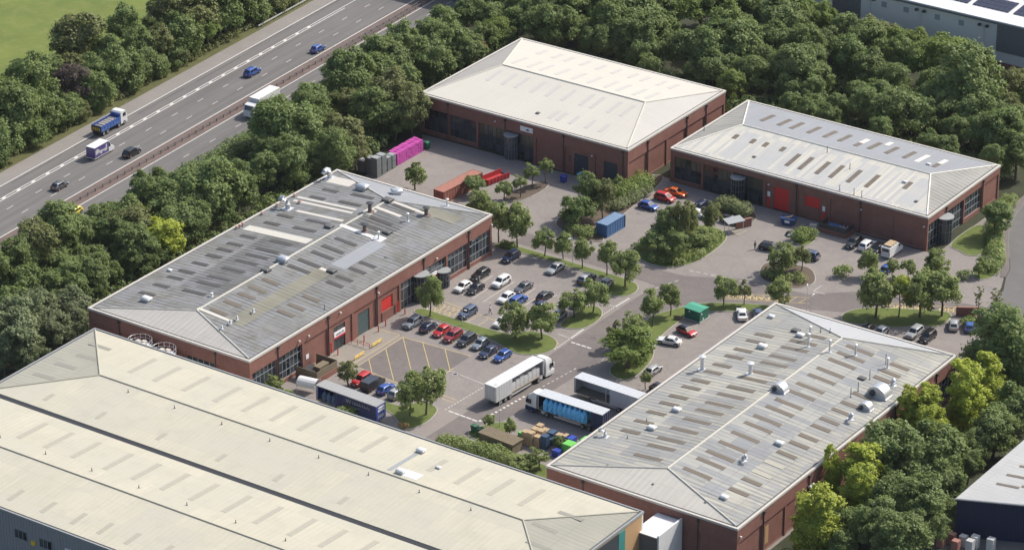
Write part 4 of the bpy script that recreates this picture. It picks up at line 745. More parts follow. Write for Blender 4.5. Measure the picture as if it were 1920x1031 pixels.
FOREST["low"]="""-69.6,-24.2,2.6,8.8,d -69.7,-18.4,4.1,6.3,d -65.0,-15.6,4.1,5.7,d -60.0,-14.2,4.1,5.7,d -59.2,-8.2,3.0,4.4,d -57.4,-15.9,2.9,4.4,d -58.9,-19.9,3.3,4.8,d -63.6,-23.2,3.3,4.8,d -70.3,-21.7,2.6,4.0,d -67.8,-49.2,3.2,10.2,d -68.7,-42.9,2.7,7.7,d -69.0,-36.5,3.1,7.1,d -67.4,-32.9,4.0,5.6,d -62.2,-34.9,3.6,5.2,o -66.7,-37.8,3.3,4.8,d -68.6,-43.2,3.6,5.9,d -68.5,-49.1,2.2,8.3,d -56.9,-33.9,3.2,4.7,y -54.4,-35.5,2.1,3.5,d -58.2,-27.2,3.3,4.8,d -56.6,-23.9,2.5,3.9,d -56.5,-38.1,2.5,3.9,d -59.4,-40.3,3.2,4.7,d -56.1,-41.8,2.0,3.3,d -67.0,-62.4,3.2,10.9,d -67.5,-56.5,3.3,9.6,o -68.5,-51.2,2.2,7.6,o -66.7,-53.9,3.9,5.5,d -67.3,-61.4,3.9,7.6,d -64.2,-49.3,3.6,5.1,d -61.9,-46.5,2.9,4.3,d -60.5,-56.0,3.9,5.5,d -58.0,-52.1,2.8,4.3,d -64.3,-64.0,3.9,5.5,d -60.4,-61.1,3.5,5.1,d -66.7,-66.2,2.8,4.2,d -57.3,-57.9,2.8,4.2,d -57.6,-47.0,2.1,3.4,d -55.1,-53.5,2.1,3.4,d -52.6,-64.6,3.5,5.0,l -54.8,-70.3,3.1,4.6,l -60.1,-70.6,3.5,5.0,d -49.2,-72.4,3.1,4.6,l -49.0,-66.9,2.1,3.4,l -51.3,-81.8,3.8,5.3,l -48.9,-78.9,2.7,4.1,l -50.4,-84.8,2.0,3.3,l -48.3,-82.5,2.0,3.3,l -66.7,-68.9,3.2,10.4,d -64.6,-72.8,3.1,4.6,d -63.4,-1.2,3.8,5.3,d"""
FOREST["behind"]="""-66.9,101.2,3.8,5.3,d -64.7,95.9,2.5,3.9,d -60.3,100.3,4.6,6.3,d -55.9,103.6,4.2,5.8,d -55.1,109.4,3.8,5.3,d -57.7,93.9,3.7,5.3,d -53.4,95.6,3.7,5.3,d -50.2,99.1,3.7,5.3,d -53.2,93.9,2.5,3.8,d -52.3,111.3,3.8,5.3,d -49.6,115.7,3.8,5.3,d -44.2,101.8,4.1,5.7,d -41.9,108.0,4.6,6.3,d -40.1,114.5,4.2,5.8,d -38.4,119.8,3.3,4.8,b -35.2,101.8,4.1,5.7,d -38.2,98.8,3.7,5.2,d -33.8,106.7,3.7,5.3,d -33.3,97.5,3.3,4.7,d -30.0,100.0,2.8,4.3,d -38.8,97.7,2.4,3.8,d -36.7,125.9,3.8,5.4,d -33.4,129.4,3.8,5.4,d -28.5,130.2,3.8,5.4,d -24.3,130.8,3.4,4.9,d -24.1,115.6,4.1,5.8,b -19.8,117.3,4.1,5.7,d -15.2,117.2,3.3,4.8,d -24.7,100.8,3.7,5.2,d -19.6,101.8,4.1,5.7,d -15.1,105.9,4.5,6.2,d -11.1,108.0,3.2,4.7,d -20.3,96.0,2.8,4.2,d -15.0,95.9,3.2,4.7,d -8.2,92.5,3.2,4.7,b -7.1,97.9,3.2,4.7,d -13.0,99.7,3.2,4.7,d -45.7,96.4,2.9,4.3,d -42.5,96.4,2.4,3.8,d"""
FOREST["ne"]="""-20.4,131.8,4.2,5.8,d -15.6,133.6,4.6,6.3,b -11.2,134.3,4.2,5.8,b -15.7,123.8,4.1,5.8,d -13.0,128.3,3.7,5.3,d -12.2,115.8,2.9,4.3,d -5.9,116.9,4.5,6.2,d -4.0,123.5,3.7,5.3,d -0.1,111.4,4.5,6.1,d -6.1,107.7,3.6,5.2,d 0.7,102.7,4.4,6.1,d 5.1,104.7,4.0,5.6,d -1.9,129.6,4.1,5.8,d 2.6,130.2,4.1,5.8,o 5.3,132.3,3.7,5.3,o 4.8,118.0,2.8,4.3,d 5.4,125.3,3.3,4.8,d 11.2,115.1,3.2,4.7,d 14.9,103.8,3.2,4.7,d 9.0,131.2,3.7,5.3,b 11.6,134.2,3.7,5.3,b 13.4,126.3,2.8,4.3,d 15.6,137.3,2.9,4.3,d 23.8,126.5,4.9,6.6,b 19.4,123.2,2.8,4.3,b 18.9,111.7,4.4,6.1,d 26.6,116.0,4.0,5.6,d 26.5,127.2,2.4,3.8,b 35.4,112.6,4.8,6.5,d 38.8,115.7,3.2,4.7,d 29.3,107.9,3.6,5.1,d 21.8,102.8,3.6,5.1,d 7.8,97.8,3.2,4.6,d 3.0,96.8,3.2,4.7,d 15.0,94.9,3.1,4.6,d 21.9,95.2,3.1,4.6,d 28.6,94.2,3.5,5.0,d 32.3,98.7,3.9,5.5,d 35.4,104.1,3.9,5.5,d 41.7,103.8,4.3,6.0,d 45.9,106.0,3.5,5.1,d 52.5,98.5,3.9,5.5,d 48.5,97.0,3.5,5.0,d 41.1,97.5,3.1,4.6,d 25.9,92.6,2.7,4.1,d 57.5,92.7,3.4,5.0,d 10.4,94.3,2.4,3.7,d 29.0,131.4,2.0,3.3,o 34.0,128.8,2.4,3.8,o 37.2,129.9,2.4,3.8,o 37.4,133.7,2.0,3.3,o 39.2,122.2,2.0,3.3,a 40.8,125.2,2.8,4.2,o 42.7,117.7,2.4,3.7,o 46.2,115.6,2.4,3.7,o 48.4,108.1,2.7,4.1,d 44.4,123.1,2.8,4.2,d 26.0,105.0,2.4,3.7,d"""
FOREST["se"]="""98.8,-0.1,3.7,5.2,y 99.4,-8.0,3.8,5.4,y 95.7,-15.1,3.8,5.3,y 100.1,-20.7,3.2,4.7,y 97.1,-40.9,4.0,5.5,y 100.1,-45.4,3.1,4.6,y 99.1,-57.9,3.1,4.5,y 98.9,-32.8,3.8,5.4,d 104.4,-26.8,3.5,5.0,d 104.1,-34.8,3.2,4.6,d 108.2,-32.7,3.2,4.6,d 105.3,-44.2,4.1,5.7,d 109.6,-43.2,3.7,5.3,d 111.8,-38.0,2.5,3.9,d 106.8,-52.8,4.0,5.6,d 111.7,-50.0,3.7,5.3,d 113.4,-45.2,2.8,4.2,d 101.1,-52.4,2.8,4.2,d 111.6,-55.5,3.4,4.9,d 106.2,-16.5,3.2,4.7,d 107.3,-12.6,2.6,4.0,d 106.2,-2.9,3.6,5.2,d 107.9,-22.7,2.9,4.3,d 105.2,-7.3,2.9,4.4,d 95.8,11.2,4.4,6.1,d 95.5,18.0,3.4,4.9,d 91.2,10.2,3.0,4.5,d 101.5,8.2,3.4,4.9,d 94.9,7.1,2.7,4.1,d 106.9,-27.6,2.2,3.6,d 103.9,-57.9,2.4,3.8,d 93.2,-42.9,1.7,3.0,y 93.6,-17.3,2.3,3.6,y"""
KN = dict(d='dark green', o='olive green', b='bright green', y='yellowing', l='pale grey green', p='dark purple leaved', a='rusty autumn coloured')
WH = dict(far='in the belt between the green field and the motorway', mot='in the belt between motorway and cream roofed warehouse', low='in the belt between motorway and grey roofed workshop',
          behind='in the wood behind the cream roofed warehouse', ne='in the wood behind the white roofed warehouse', se='in the strip along the pale roofed workshop, right edge')
ORD = 'first second third fourth fifth sixth seventh eighth ninth tenth eleventh twelfth thirteenth fourteenth fifteenth sixteenth seventeenth eighteenth nineteenth twentieth'.split()
ORD += ['twenty '+o_ for o_ in ORD[:9]]
ROWS = dict(far=(0, -1, ('motorway edge row', 'field edge row')), mot=(0, 1, ('motorway edge row', 'middle row', 'yard edge row')), low=(0, 1, ('motorway edge row', 'middle row', 'workshop edge row')),
            behind=(1, 1, ('front row', 'middle row', 'back row')), ne=(1, 1, ('front row', 'second row', 'third row', 'back row')), se=(0, 1, ('wall row', 'outer row')))
SHORT = dict(far='of the field belt', mot='beside the cream warehouse', low='beside the grey workshop', behind='behind the cream warehouse', ne='behind the white warehouse', se='beside the pale workshop')
def forest_labels(reg, T):
    ax, sg, names = ROWS[reg]; T = sorted(T, key=lambda t: sg*t[ax]); n = len(names); out = []
    for i, nm in enumerate(names):
        row = sorted(T[len(T)*i//n:len(T)*(i+1)//n], key=lambda t: .823*t[0]+.567*t[1])
        for j, t in enumerate(row): out.append((t, '%s tree, %s from left in the %s %s' % (KN[t[4]], ORD[j], nm, SHORT[reg])))
    return out
for reg, txt in FOREST.items():
    T = []
    for t in txt.split():
        x, y, r, hc, k = t.split(','); T.append((float(x), float(y), float(r), float(hc), k))
    for (x, y, r, hc, k), lab in forest_labels(reg, T):
        if reg == 'far': q_ = rng.choice([.95, 1.15, 1.35]); x -= 1.2+(q_-1)*2
        elif 'motorway edge' in lab: q_ = rng.choice([1.05, 1.2, 1.35]); x += (q_-1)*r*.6
        elif reg == 'ne' and 'back' in lab: q_ = .92
        else: q_ = rng.choice([.9, 1.1, 1.3, 1.5], p=[.25, .3, .3, .15])
        if x < -68 and 8 < y < 42 and reg != 'far': q_ = 1.02; hc -= .3
        if k == 'p': q_ = 1.12; hc += .9; x += 1.5
        if reg == 'mot' and y > 76: q_ = .92
        r *= q_; hc += (q_-1)*r*.8
        if k == 'y' and reg == 'se':
            tree('poplar_tree', lab.replace('yellowing', 'yellowing columnar'), 'trees '+WH[reg], x, y, min(4.6, r*1.02), max(hc, 6.2), CO, 3.3, 6., 'y', hz=max(5.8, r*1.55))
        else:
            tree('broadleaf_tree', lab, 'trees '+WH[reg], x, y, r*1.06, hc, FR, 3.5, 4.0, k, hz=r*1.12)
# low undergrowth below the belts
def bush_mesh(name, path, wd, ht, size=.26, dens=34, jit=.25):
    P = [Vector((*p, 0)) for p in path]; C = []; rad = []
    for a, b_ in zip(P[:-1], P[1:]):
        n = max(2, int((b_-a).length/(wd*.33)))
        side = Vector((-(b_-a).y, (b_-a).x, 0)).normalized()
        for i in range(n):
            p = a.lerp(b_, i/n)
            for s in (-.5, 0, .5):
                C.append((p.x+side.x*s*wd*.6+rng.normal()*jit*.5, p.y+side.y*s*wd*.6+rng.normal()*jit*.5, ht*(.45+.2*rng.random()))); rad.append(min(wd*.42, ht*.62)*(.75+.5*rng.random()))
    C = np.array(C); rad = np.array(rad); Ps, Ns = [], []
    for c, r in zip(C, rad):
        k = max(14, int(dens*r*r*4)); d = unit(k); d[:,2] = np.abs(d[:,2])*1.1-.35; d /= np.linalg.norm(d, axis=1)[:,None]
        Ps.append(c+d*r*(.8+.3*rng.random(k))[:,None]); Ns.append(d+np.array([0,0,.5])+.5*unit(k))
    P_ = np.concatenate(Ps); P_[:,2] = np.maximum(P_[:,2], .05)
    return leaves_mesh(name, P_, np.concatenate(Ns), size)
def hedge(name, label, path, wd, ht, m='m', group=None, size=.26, dens=34):
    o = thing(name, label, 'hedge' if 'hedge' in name else 'shrub', (path[0][0], path[0][1], .1), 0, group)
    off = [(p[0]-path[0][0], p[1]-path[0][1]) for p in path]
    link('foliage', bush_mesh('foliage', off, wd, ht, size, dens), 'leaf_'+m, o)
    mb = MB()
    for p, q in zip(off[:-1], off[1:]):
        for t in (.15,.5,.85): mb.cyl(p[0]+(q[0]-p[0])*t, p[1]+(q[1]-p[1])*t, -.1, ht*.6, .05, 5)
    mb.build('stems', 'bark', o); return o
UND = bush_mesh('undergrowth', [(0,0),(7,0)], 3.2, 1.7, .34, 26, .5); UND2 = bush_mesh('undergrowth', [(0,0),(5,1),(7,0)], 2.4, 1.2, .3, 26, .5)
SHB = [bush_mesh('foliage', [(0,0),(.9,.3)], 1.6, 1.3, .22, 46) for _ in range(2)]
def shrub(name, label, x, y, s, m, group=None, z=0.):
    o = thing(name, label, 'shrub', (x, y, .1+z), rng.uniform(0,6.28), group); c = link('foliage', SHB[int(rng.integers(2))], 'leaf_'+m, o); c.scale = (s,s,s)
    MB().cyl(.3,.1,-.12,.7,.05,5).build('stem', 'bark', o).scale = (s,s,s); return o
def scrub(path, wd, ht, m, label):
    o = link('undergrowth', bush_mesh('undergrowth', path, wd, ht, .36, 22, .8), 'leaf_'+m); tag(o, label, 'undergrowth'); return stuff(o)
scrub([(-113.6,-60),(-115.4,0),(-118.2,60),(-121,110)], 2.6, 1.0, 'o', 'rough scrub along the verge under the trees by the far shoulder')
scrub([(-73.2,-90),(-74.6,-40),(-77.4,20),(-80.5,80),(-83,130)], 4.5, 2.6, 'd', 'dense undergrowth at the foot of the trees beside the near carriageway')
scrub([(-60,-85),(-56,-40),(-54,0),(-58,30),(-66,80)], 9, 2.2, 'd', 'dark undergrowth filling the middle of the motorway tree belt')
scrub([(-66,90),(-30,92),(10,92),(58,92)], 8, 2.6, 'd', 'dark undergrowth under the wood behind the two far warehouses')
scrub([(-50,116),(0,114),(50,112),(66,100)], 10, 2.6, 'd', 'undergrowth in the depth of the wood near the top right')
scrub([(98,-64),(101,-40),(103,-10),(108,8)], 8, 2.0, 'd', 'undergrowth under the trees along the right side of the pale roofed workshop')
scrub([(-120,-60),(-123,0),(-126,60),(-129,100)], 6, 2.4, 'd', 'undergrowth inside the belt beside the green field')
scrub([(-147,52),(-144,54)], 3., 1., 'd', 'lone dark bush patch out in the green field')
scrub([(-47.6,-66),(-47.4,-30),(-47.6,4)], 2.2, 2.2, 'd', 'ivy and undergrowth against the back of the grey roofed workshop')
# individual trees of the estate: x, y, crown radius, crown height, kind, label
EST = """-37.66,20.9,2.1,3.3,s,small young tree on the yard in front of the cream roofed warehouse
-26.5,25.51,2.5,2.4,s,round dark tree beside the rusty container
-20.6,27.13,1.57,2.4,s,first small tree in the mulch bed before the cream roofed warehouse
-18.36,29.59,1.36,3.2,s,second small tree in the mulch bed before the cream roofed warehouse
-19.03,34.67,1.47,3.3,s,third small tree in the mulch bed before the cream roofed warehouse
-18.01,37.86,1.48,3.9,s,last small tree in the mulch bed, nearest the cream roofed warehouse
-17.22,14.12,2.67,4.52,m,bushy tree behind the right corner of the grey roofed workshop
-10.14,10.22,2.44,5.3,m,leafy tree just behind the workshop corner at the grass strip
-5.85,10.28,2.74,5.03,m,broad tree at the left end of the car park grass strip
0.53,10.09,2.02,3.7,m,slender tree second along the car park grass strip
4.09,11.13,1.91,3.3,m,slender tree beside the lamp post on the car park grass strip
9.39,9.69,2.0,4.1,m,slender tree in the middle of the car park grass strip
14.83,9.8,2.0,4.31,m,slender tree near the right end of the car park grass strip
20.23,7.71,2.87,4.72,m,broad tree on the rounded end of the car park grass strip
19.6,-8.4,2.34,3.5,m,leafy tree over the silver car on the middle grass island
21.2,-4.6,2.35,4.0,m,right tree on the middle grass island of the car park
15.4,-21.2,3.17,4.2,m,large tree on the grass island above the blue cars
19.6,-18.9,2.89,3.9,m,right large tree on the grass island near the white lorry
-2.38,-23.01,2.43,4.77,t,tall oval tree by the glass entrance of the workshop
19.37,-54.29,3.14,5.82,m,tall tree on the lower grass island by the estate road
17.4,-56.4,2.58,4.4,m,second tree on the lower grass island behind the navy trailer
1.7,-53.2,1.87,2.63,s,small yellowish tree between the red car and the navy trailer
38.4,-19.6,4.5,3.9,w,big spreading yellow green willow beside the open trailer
34.6,-11.2,2.59,3.54,m,round tree above the big willow on the verge
33.0,-15.0,1.73,3.11,s,thin reddish tree left of the big willow
33.55,-3.79,2.23,4.85,m,left of two trees on the verge by the green kiosk
33.71,2.13,2.14,3.8,m,right of two trees on the verge by the green kiosk
39.44,11.42,2.16,3.7,m,round tree behind the green kiosk by the road
42.39,13.73,1.28,2.94,s,small tree on the verge beside the yellow road lettering
48.1,16.3,2.26,3.4,m,round tree by the peak of the pale roofed workshop
45.45,-24.73,1.12,2.2,s,tiny tree beside the eaves of the pale roofed workshop
55.46,36.97,1.9,3.31,m,lollipop tree left of the blue car on the upper row
59.27,39.31,1.3,2.4,s,small lollipop tree right of the blue car
61.73,41.01,1.4,2.4,s,small lollipop tree in the middle of the upper row
66.19,42.97,2.5,3.53,m,larger round tree at the right end of the upper row
64.9,22.8,3.71,5.75,m,leftmost big tree on the shady verge at the right
68.29,25.4,2.15,6.0,y,yellowish slim tree between the big trees on the shady verge
71.47,27.6,3.33,5.65,m,third big tree on the shady verge at the right
74.6,30.2,3.73,5.1,m,rightmost big tree on the shady verge
72.27,49.2,1.61,1.9,s,round bush like tree at the end of the hedge by the road
79.96,34.0,1.1,4.2,n,left of two thin sparse trees at the estate entrance
83.02,35.05,1.2,4.0,n,right of two thin sparse trees at the estate entrance
66.71,66.4,2.88,4.6,w,dark weeping tree beside the white roofed warehouse entrance
-1.99,24.4,2.9,3.9,d,dark bushy tree in the bed left of the blue container
-2.48,30.23,2.9,5.8,d,tall dark tree in the bed behind the blue container
0.4,30.4,2.4,5.2,o,feathery pine like tree beside the blue container
-3.0,41.19,1.47,2.6,s,pointed small tree at the cream roofed warehouse corner
17.4,23.4,3.03,2.79,d,dark tree at the front left of the central planting bed
17.4,26.4,2.6,5.7,d,tall dark tree in the central planting bed
20.6,27.9,2.7,7.0,o,tall feathery tree in the middle of the central planting bed
21.2,22.6,2.7,3.1,d,bushy dark tree at the front of the central planting bed
21.3,36.6,2.05,4.0,t,upright tree at the back of the central planting bed
22.6,30.0,2.8,2.6,m,bushy green tree at the right of the central planting bed
41.73,28.9,3.0,3.87,m,broad green tree on the round planting bed by the road
43.8,32.2,1.71,3.21,o,thin browning tree on the round planting bed by the road
45.2,-51.6,1.18,1.5,s,small dark tree among the crates and the green wraps
32.0,-53.2,1.09,2.4,s,sparse small tree on the grass by the green bins
35.84,-52.6,1.27,1.96,s,small tree beside the shed roof
9.26,-63.8,1.9,1.7,s,pale bush tree in front of the navy trailer lettering
-6.6,-63.6,1.9,2.2,s,green bush tree left of the navy trailer front
-3.4,-64.2,1.6,1.5,s,low bush tree just left of the navy trailer
44.25,-61.0,2.24,1.9,m,bushy tree behind the shed near the sand roof edge
46.4,-59.4,1.61,2.24,s,small tree behind the crates near the sand roof edge"""
for l in EST.split('\n'):
    x, y, r, hc, k, lab = l.split(',', 5); x, y, r, hc = map(float, (x, y, r, hc)); r *= 1.1
    if k == 's': tree('small_tree', lab, None, x, y, r, hc, SM, 1.4, 1.7, 'o' if ('yellow' in lab or 'reddish' in lab) else ('d' if 'dark' in lab else 'm'), trk=TRS, th=3., hz=min(hc-.3, r*1.25))
    elif k == 'n': tree('sparse_tree', lab, None, x, y, r, hc, TH, 1.4, 3.2, 'o', trk=TRS, th=3., hz=2.6)
    elif k == 't': tree('oval_tree', lab, None, x, y, r, hc, PK, 2.4, 2.7, trk=TRP, leafm= 'm' if 'glass' in lab else 'o', hz=min(hc-.6, r*1.55))
    elif k == 'w': tree('willow_tree', lab, None, x, y, r, hc, PK, 2.4, 2.7, 'b' if 'big' in lab else 'd', hz=min(hc-.05, r*.95))
    else: tree('broadleaf_tree', lab, None, x, y, r, hc, PK, 2.4, 2.7, dict(m='m', d='d', o='o', y='y')[k], trk=TRP, hz=min(hc-.35, r*1.12) if k == 'd' else min(hc-.7, r*1.3))
hedge('clipped_hedge', 'long clipped hedge between the lawn and the curved road at the right', [(61.6,82),(63.4,75),(65.4,68.6),(69.2,61.4),(72.6,55.6),(73.6,51)], 2.4, 1.5, 'm')
hedge('hedge', 'shrubby hedge between the cream and white roofed warehouses', [(-2.2,39.8),(-1.6,44.6),(-1.2,49.6)], 3.4, 2.4, 'b')
hedge('flowering_hedge', 'pale rough hedge beside the red and blue parked cars', [(.2,35),(.6,40.4),(.9,46)], 2., 1.6, 'bush')
hedge('hedge', 'rounded hedge in front of the white warehouse entrance', [(16.4,47.6),(19.6,47.8),(23.6,47)], 3., 2.2, 'bush')
hedge('groundcover_shrubs', 'low green shrubs sloping down the right side of the central planting bed', [(18.4,20.4),(22.4,21.2),(24,26),(23.8,32),(22.4,36.6)], 3., 1.2, 'm')
hedge('groundcover_shrubs', 'low dark shrubs round the left of the central planting bed', [(13.4,22.6),(13.6,28),(15,34),(18,37.4)], 2.2, .8, 'd')
hedge('low_hedge', 'low clipped mound of hedge on the round planting bed', [(39.4,27.4),(42.6,26.2),(45.4,27.6),(45.8,30)], 3.4, 1.2, 'm')
hedge('hedge', 'leafy hedge beside the plant pit of the white warehouse', [(36.6,43),(37,45.4),(37.8,47.4)], 2.4, 1.8, 'b')
hedge('low_hedge', 'clipped hedge in front of the blue container', [(-1.6,22.2),(1.2,21.8),(3.9,22.2)], 2.6, 1.5, 'm')
hedge('shrubs', 'dark shrubs in the bed below the pines beside the blue container', [(-5,26),(-4.6,31),(-3.4,36)], 3.2, 1.5, 'd')
hedge('shrubs', 'thick bushes between the shed and the sand roof edge', [(28.6,-62),(34,-60.6),(40,-60.4),(45,-62)], 2.6, 1.9, 'm')
hedge('shrubs', 'bushes between the grey workshop and the navy trailer', [(-13,-71.6),(-7,-68),(-1,-66.2),(3,-66.4)], 2.2, 2.0, 'm')
hedge('shrubs', 'low green plants between the grey workshop corner and its car park', [(-6.6,9.2),(-9,9.2)], 1.8, 1.1, 'b')
shrub('topiary_bush', 'round clipped bush alone on the paving left of the upper tree row', 51.6, 34.5, 1.5, 'b')
shrub('shrub', 'round shrub between the hedge and the trees near the entrance', 70.8, 46.4, 1.2, 'd'); shrub('shrub', 'pale shrub poking from the clipped hedge', 71.4, 54.6, 1.1, 'l')
shrub('shrub', 'low bush at the brick bin store by the entrance', 80.6, 29.6, 1.2, 'b'); shrub('shrub', 'reddish weeds at the edge of the estate road by the sand roof', 30.2, -62.6, .8, 'a'); shrub('shrub', 'orange flowered bush on the lower grass island tip', 19.2, -60.6, .8, 'a')
for (x, y), o_ in zip(((92.8,22),(93.8,14),(96.5,10.5),(95,26),(97,18),(99,24),(101,16)), ORD): tree('broadleaf_tree', 'rounded dark tree, '+o_+' from left in the clump right of the end car park', 'dark trees right of the end car park', x, y, 3.6, 4.6, FR, 3.5, 4., 'd')
for x, y, r, lab in ((9,86.2,2.6,'near the left end'),(13.4,86.6,2.8,'a quarter along'),(18,86.4,2.5,'just left of the middle'),(30.5,86.4,2.6,'in the middle'),(41,86.2,2.7,'right of the middle'),(45,86.6,2.6,'three quarters along'),(55,86.6,2.8,'at the right end')):
    tree('broadleaf_tree', 'dark tree close against the back eaves of the white warehouse, '+lab, 'trees '+WH['ne'], x, y, r, 6.3, FR, 3.5, 4., 'd')
for x, y, r in ((-24,85.4,2.9),): tree('broadleaf_tree', 'dark tree close against the back eaves of the cream warehouse', 'trees '+WH['behind'], x, y, r, 7.6, FR, 3.5, 4., 'd')
tree('broadleaf_tree', 'tree at the right frame edge that shades the curved road', None, 86.5, 66.5, 3.4, 5.2, PK, 2.4, 2.7, 'm')
# ------------------------------------------------------------------ vehicles
def wheel_meshes(r, w_, n=14):
    t = MB().tube([(0,-w_/2,0),(0,-w_/2+.03,0),(0,w_/2-.03,0),(0,w_/2,0)], [r*.92,r,r,r*.92], n).mesh('tyre', 40)
    mb = MB().tube([(0,-w_/2-.012,0),(0,w_/2+.012,0)], r*.62, n)
    for i in range(5): a = i*1.2566; mb.box(-.03,.03,-w_/2-.02,w_/2+.02,0,r*.6, Matrix.Rotation(a,4,'Y'))
    return t, mb.mesh('rim', 30)
CW = wheel_meshes(.33, .22); HW = wheel_meshes(.5, .3, 16)
SPEC = dict(hatch=(4.1,1.76,1.47,.93,.92,.25,-1.35,-1.92,.80), saloon=(4.65,1.8,1.43,.9,.98,.22,-1.05,-1.72,.80), suv=(4.5,1.85,1.66,1.03,1.12,.5,-1.75,-2.12,.95), estate=(4.75,1.82,1.5,.94,1.1,.4,-1.85,-2.22,.82), mpv=(4.3,1.8,1.66,1.0,1.35,.45,-1.7,-2.05,.92))
CARM = {}
def car_meshes(ty):
    if ty in CARM: return CARM[ty]
    L_, W, H, belt, xwb, xrf, xrr, xrb, hood = SPEC[ty]; fr = L_/2; P = []
    wf, wr = fr-.84, -fr+.8
    prof = [(-fr,.62),(-fr+.05,.86),(-fr+.16,belt-.04),(xrb,belt),(0,belt),(xwb,belt-.01),(xwb+.3,belt-.05),(fr-.45,hood),(fr-.14,hood-.1),(fr-.03,hood-.24),(fr,.48)]
    xs = sorted(set([p[0] for p in prof] + [c+d for c in (wf,wr) for d in (-.43,-.36,-.2,.2,.36,.43)]))
    def zt(x):
        for (a, za), (b_, zb) in zip(prof[:-1], prof[1:]):
            if a <= x <= b_: return za+(zb-za)*(x-a)/max(1e-6,b_-a)
        return prof[-1][1]
    rings = []
    for x in xs:
        t = zt(x); zb = .24
        for c in (wf, wr):
            d = abs(x-c)
            if d < .21: zb = .68
            elif d < .37: zb = .56
        if abs(x) > fr-.06: zb = .36
        e = max(0, (abs(x)-(fr-.55))/.55); w_ = W/2*(1-.16*e*e)
        zm = max(zb+.02, min(zb+.14, t-.06)); zu = max(zm+.01, t-.16)
        h_ = [(w_*.9,zb),(w_,zm),(w_,zu),(w_*.95,max(zu+.01,t-.03)),(w_*.62,t+.015)]
        rings.append([(x,-y,z) for y,z in h_]+[(x,y,z) for y,z in h_[::-1]])
    P.append(('body', MB().loft(rings).mesh('body', 35), 'paint', None))
    wb, wt = W/2*.94, W/2*.76; z0 = belt-.03
    base = [(xwb,wb*.86),(xwb-.5,wb),(xrb+.35,wb),(xrb,wb*.9)]; top = [(xrf,wt*.9),(xrf-.25,wt),(xrr+.3,wt),(xrr,wt*.92)]
    def ring(pl, z): return [(x,-y,z) for x,y in pl]+[(x,y,z) for x,y in pl[::-1]]
    mid = [(x,y) for x,y in top]; tops = [(x*.93+(xrf+xrr)/2*.07,y*.86) for x,y in top]
    P.append(('cabin', MB().loft([ring(base,z0),ring(mid,H-.06),ring(tops,H)]).mesh('cabin', 35), 'roofpaint', None))
    V3 = lambda p, z, s=1: Vector((p[0], p[1]*s, z))
    def glass(name, a, b_, c, d, u0, u1, v0, v1):
        nrm = (b_-a).cross(d-a).normalized(); q = []
        for u, v in ((u0,v0),(u1,v0),(u1,v1),(u0,v1)): q.append((a.lerp(b_,u)).lerp(d.lerp(c,u),v))
        ctr = sum(q, Vector())/4; 
        if nrm.dot(ctr-Vector((0,0,H*.6))) < 0: nrm = -nrm
        vs = [tuple(p+nrm*.014) for p in q]+[tuple(p-nrm*.02) for p in q]
        P.append((name, MB().add(vs, [(0,1,2,3),(7,6,5,4),(0,4,5,1),(1,5,6,2),(2,6,7,3),(3,7,4,0)]).mesh(name), 'car_glass', None))
    zt_ = H-.06
    glass('windscreen', V3(base[0],z0,-1), V3(base[0],z0), V3(mid[0],zt_), V3(mid[0],zt_,-1), .05,.95,.06,.95)
    glass('rear_window', V3(base[3],z0,-1), V3(base[3],z0), V3(mid[3],zt_), V3(mid[3],zt_,-1), .08,.92,.2,.92)
    for s in (-1, 1):
        a, b_, c, d = V3(base[1],z0,s), V3(base[2],z0,s), V3(mid[2],zt_,s), V3(mid[1],zt_,s)
        glass('side_window', a, b_, c, d, .0,.47,.14,.9); glass('side_window', a, b_, c, d, .52,1.,.14,.9)
        a, b_, c, d = V3(base[0],z0,s), V3(base[1],z0,s), V3(mid[1],zt_,s), V3(mid[0],zt_,s); glass('quarter_window', a, b_, c, d, .35,.98,.14,.84)
    P.append(('underbody', MB().box(-fr+.2,fr-.25,-W/2+.09,W/2-.09,.2,.62).mesh('underbody'), 'trim_black', None))
    for s in (-1, 1):
        hx = fr-.13; P.append(('headlight', MB().box(hx-.22,hx+.06,min(s*.5,s*.8)*W/1.8,max(s*.5,s*.8)*W/1.8,hood-.25,hood-.1).mesh('headlight'), 'lamp_clear', None))
        P.append(('tail_light', MB().box(-fr-.01,-fr+.14,min(s*.6,s*.8)*W/1.8,max(s*.6,s*.8)*W/1.8,.72,.9).mesh('tail_light'), 'lamp_red', None))
        P.append(('mirror', MB().box(xwb-.5,xwb-.36,min(s*W/2,s*(W/2+.16)),max(s*W/2,s*(W/2+.16)),belt,belt+.13).mesh('mirror'), 'paint', None))
    P.append(('number_plate', MB().box(fr-.03,fr+.012,-.26,.26,.42,.53).mesh('number_plate'), 'plate_white', None)); P.append(('number_plate', MB().box(-fr-.014,-fr+.04,-.26,.26,.6,.71).mesh('number_plate'), 'plate_yellow', None))
    P.append(('grille', MB().box(fr-.06,fr+.008,-.42,.42,.56,.68).mesh('grille'), 'trim_black', None))
    CARM[ty] = (P, wf, wr, W); return CARM[ty]
def car(x, y, hd, ty, colr, label, group=None, roofc=None):
    P, wf, wr, W = car_meshes(ty)
    o = thing('parked_car' if group != 'cars on the motorway' else 'moving_car', label, 'car', (x, y, .01), R(hd), group)
    for nm, me, mt, _ in P:
        mt = 'paint_'+colr if mt == 'paint' else ('paint_'+(roofc or colr) if mt == 'roofpaint' else mt)
        link(nm, me, mt, o)
    for wx in (wf, wr):
        for s in (-1, 1):
            t = link('wheel', CW[0], 'tyre', o, (wx, s*(W/2-.12), .33)); link('rim', CW[1], 'rim', t)
    return o
G1 = 'cars parked on the estate'; G2 = 'cars on the motorway'
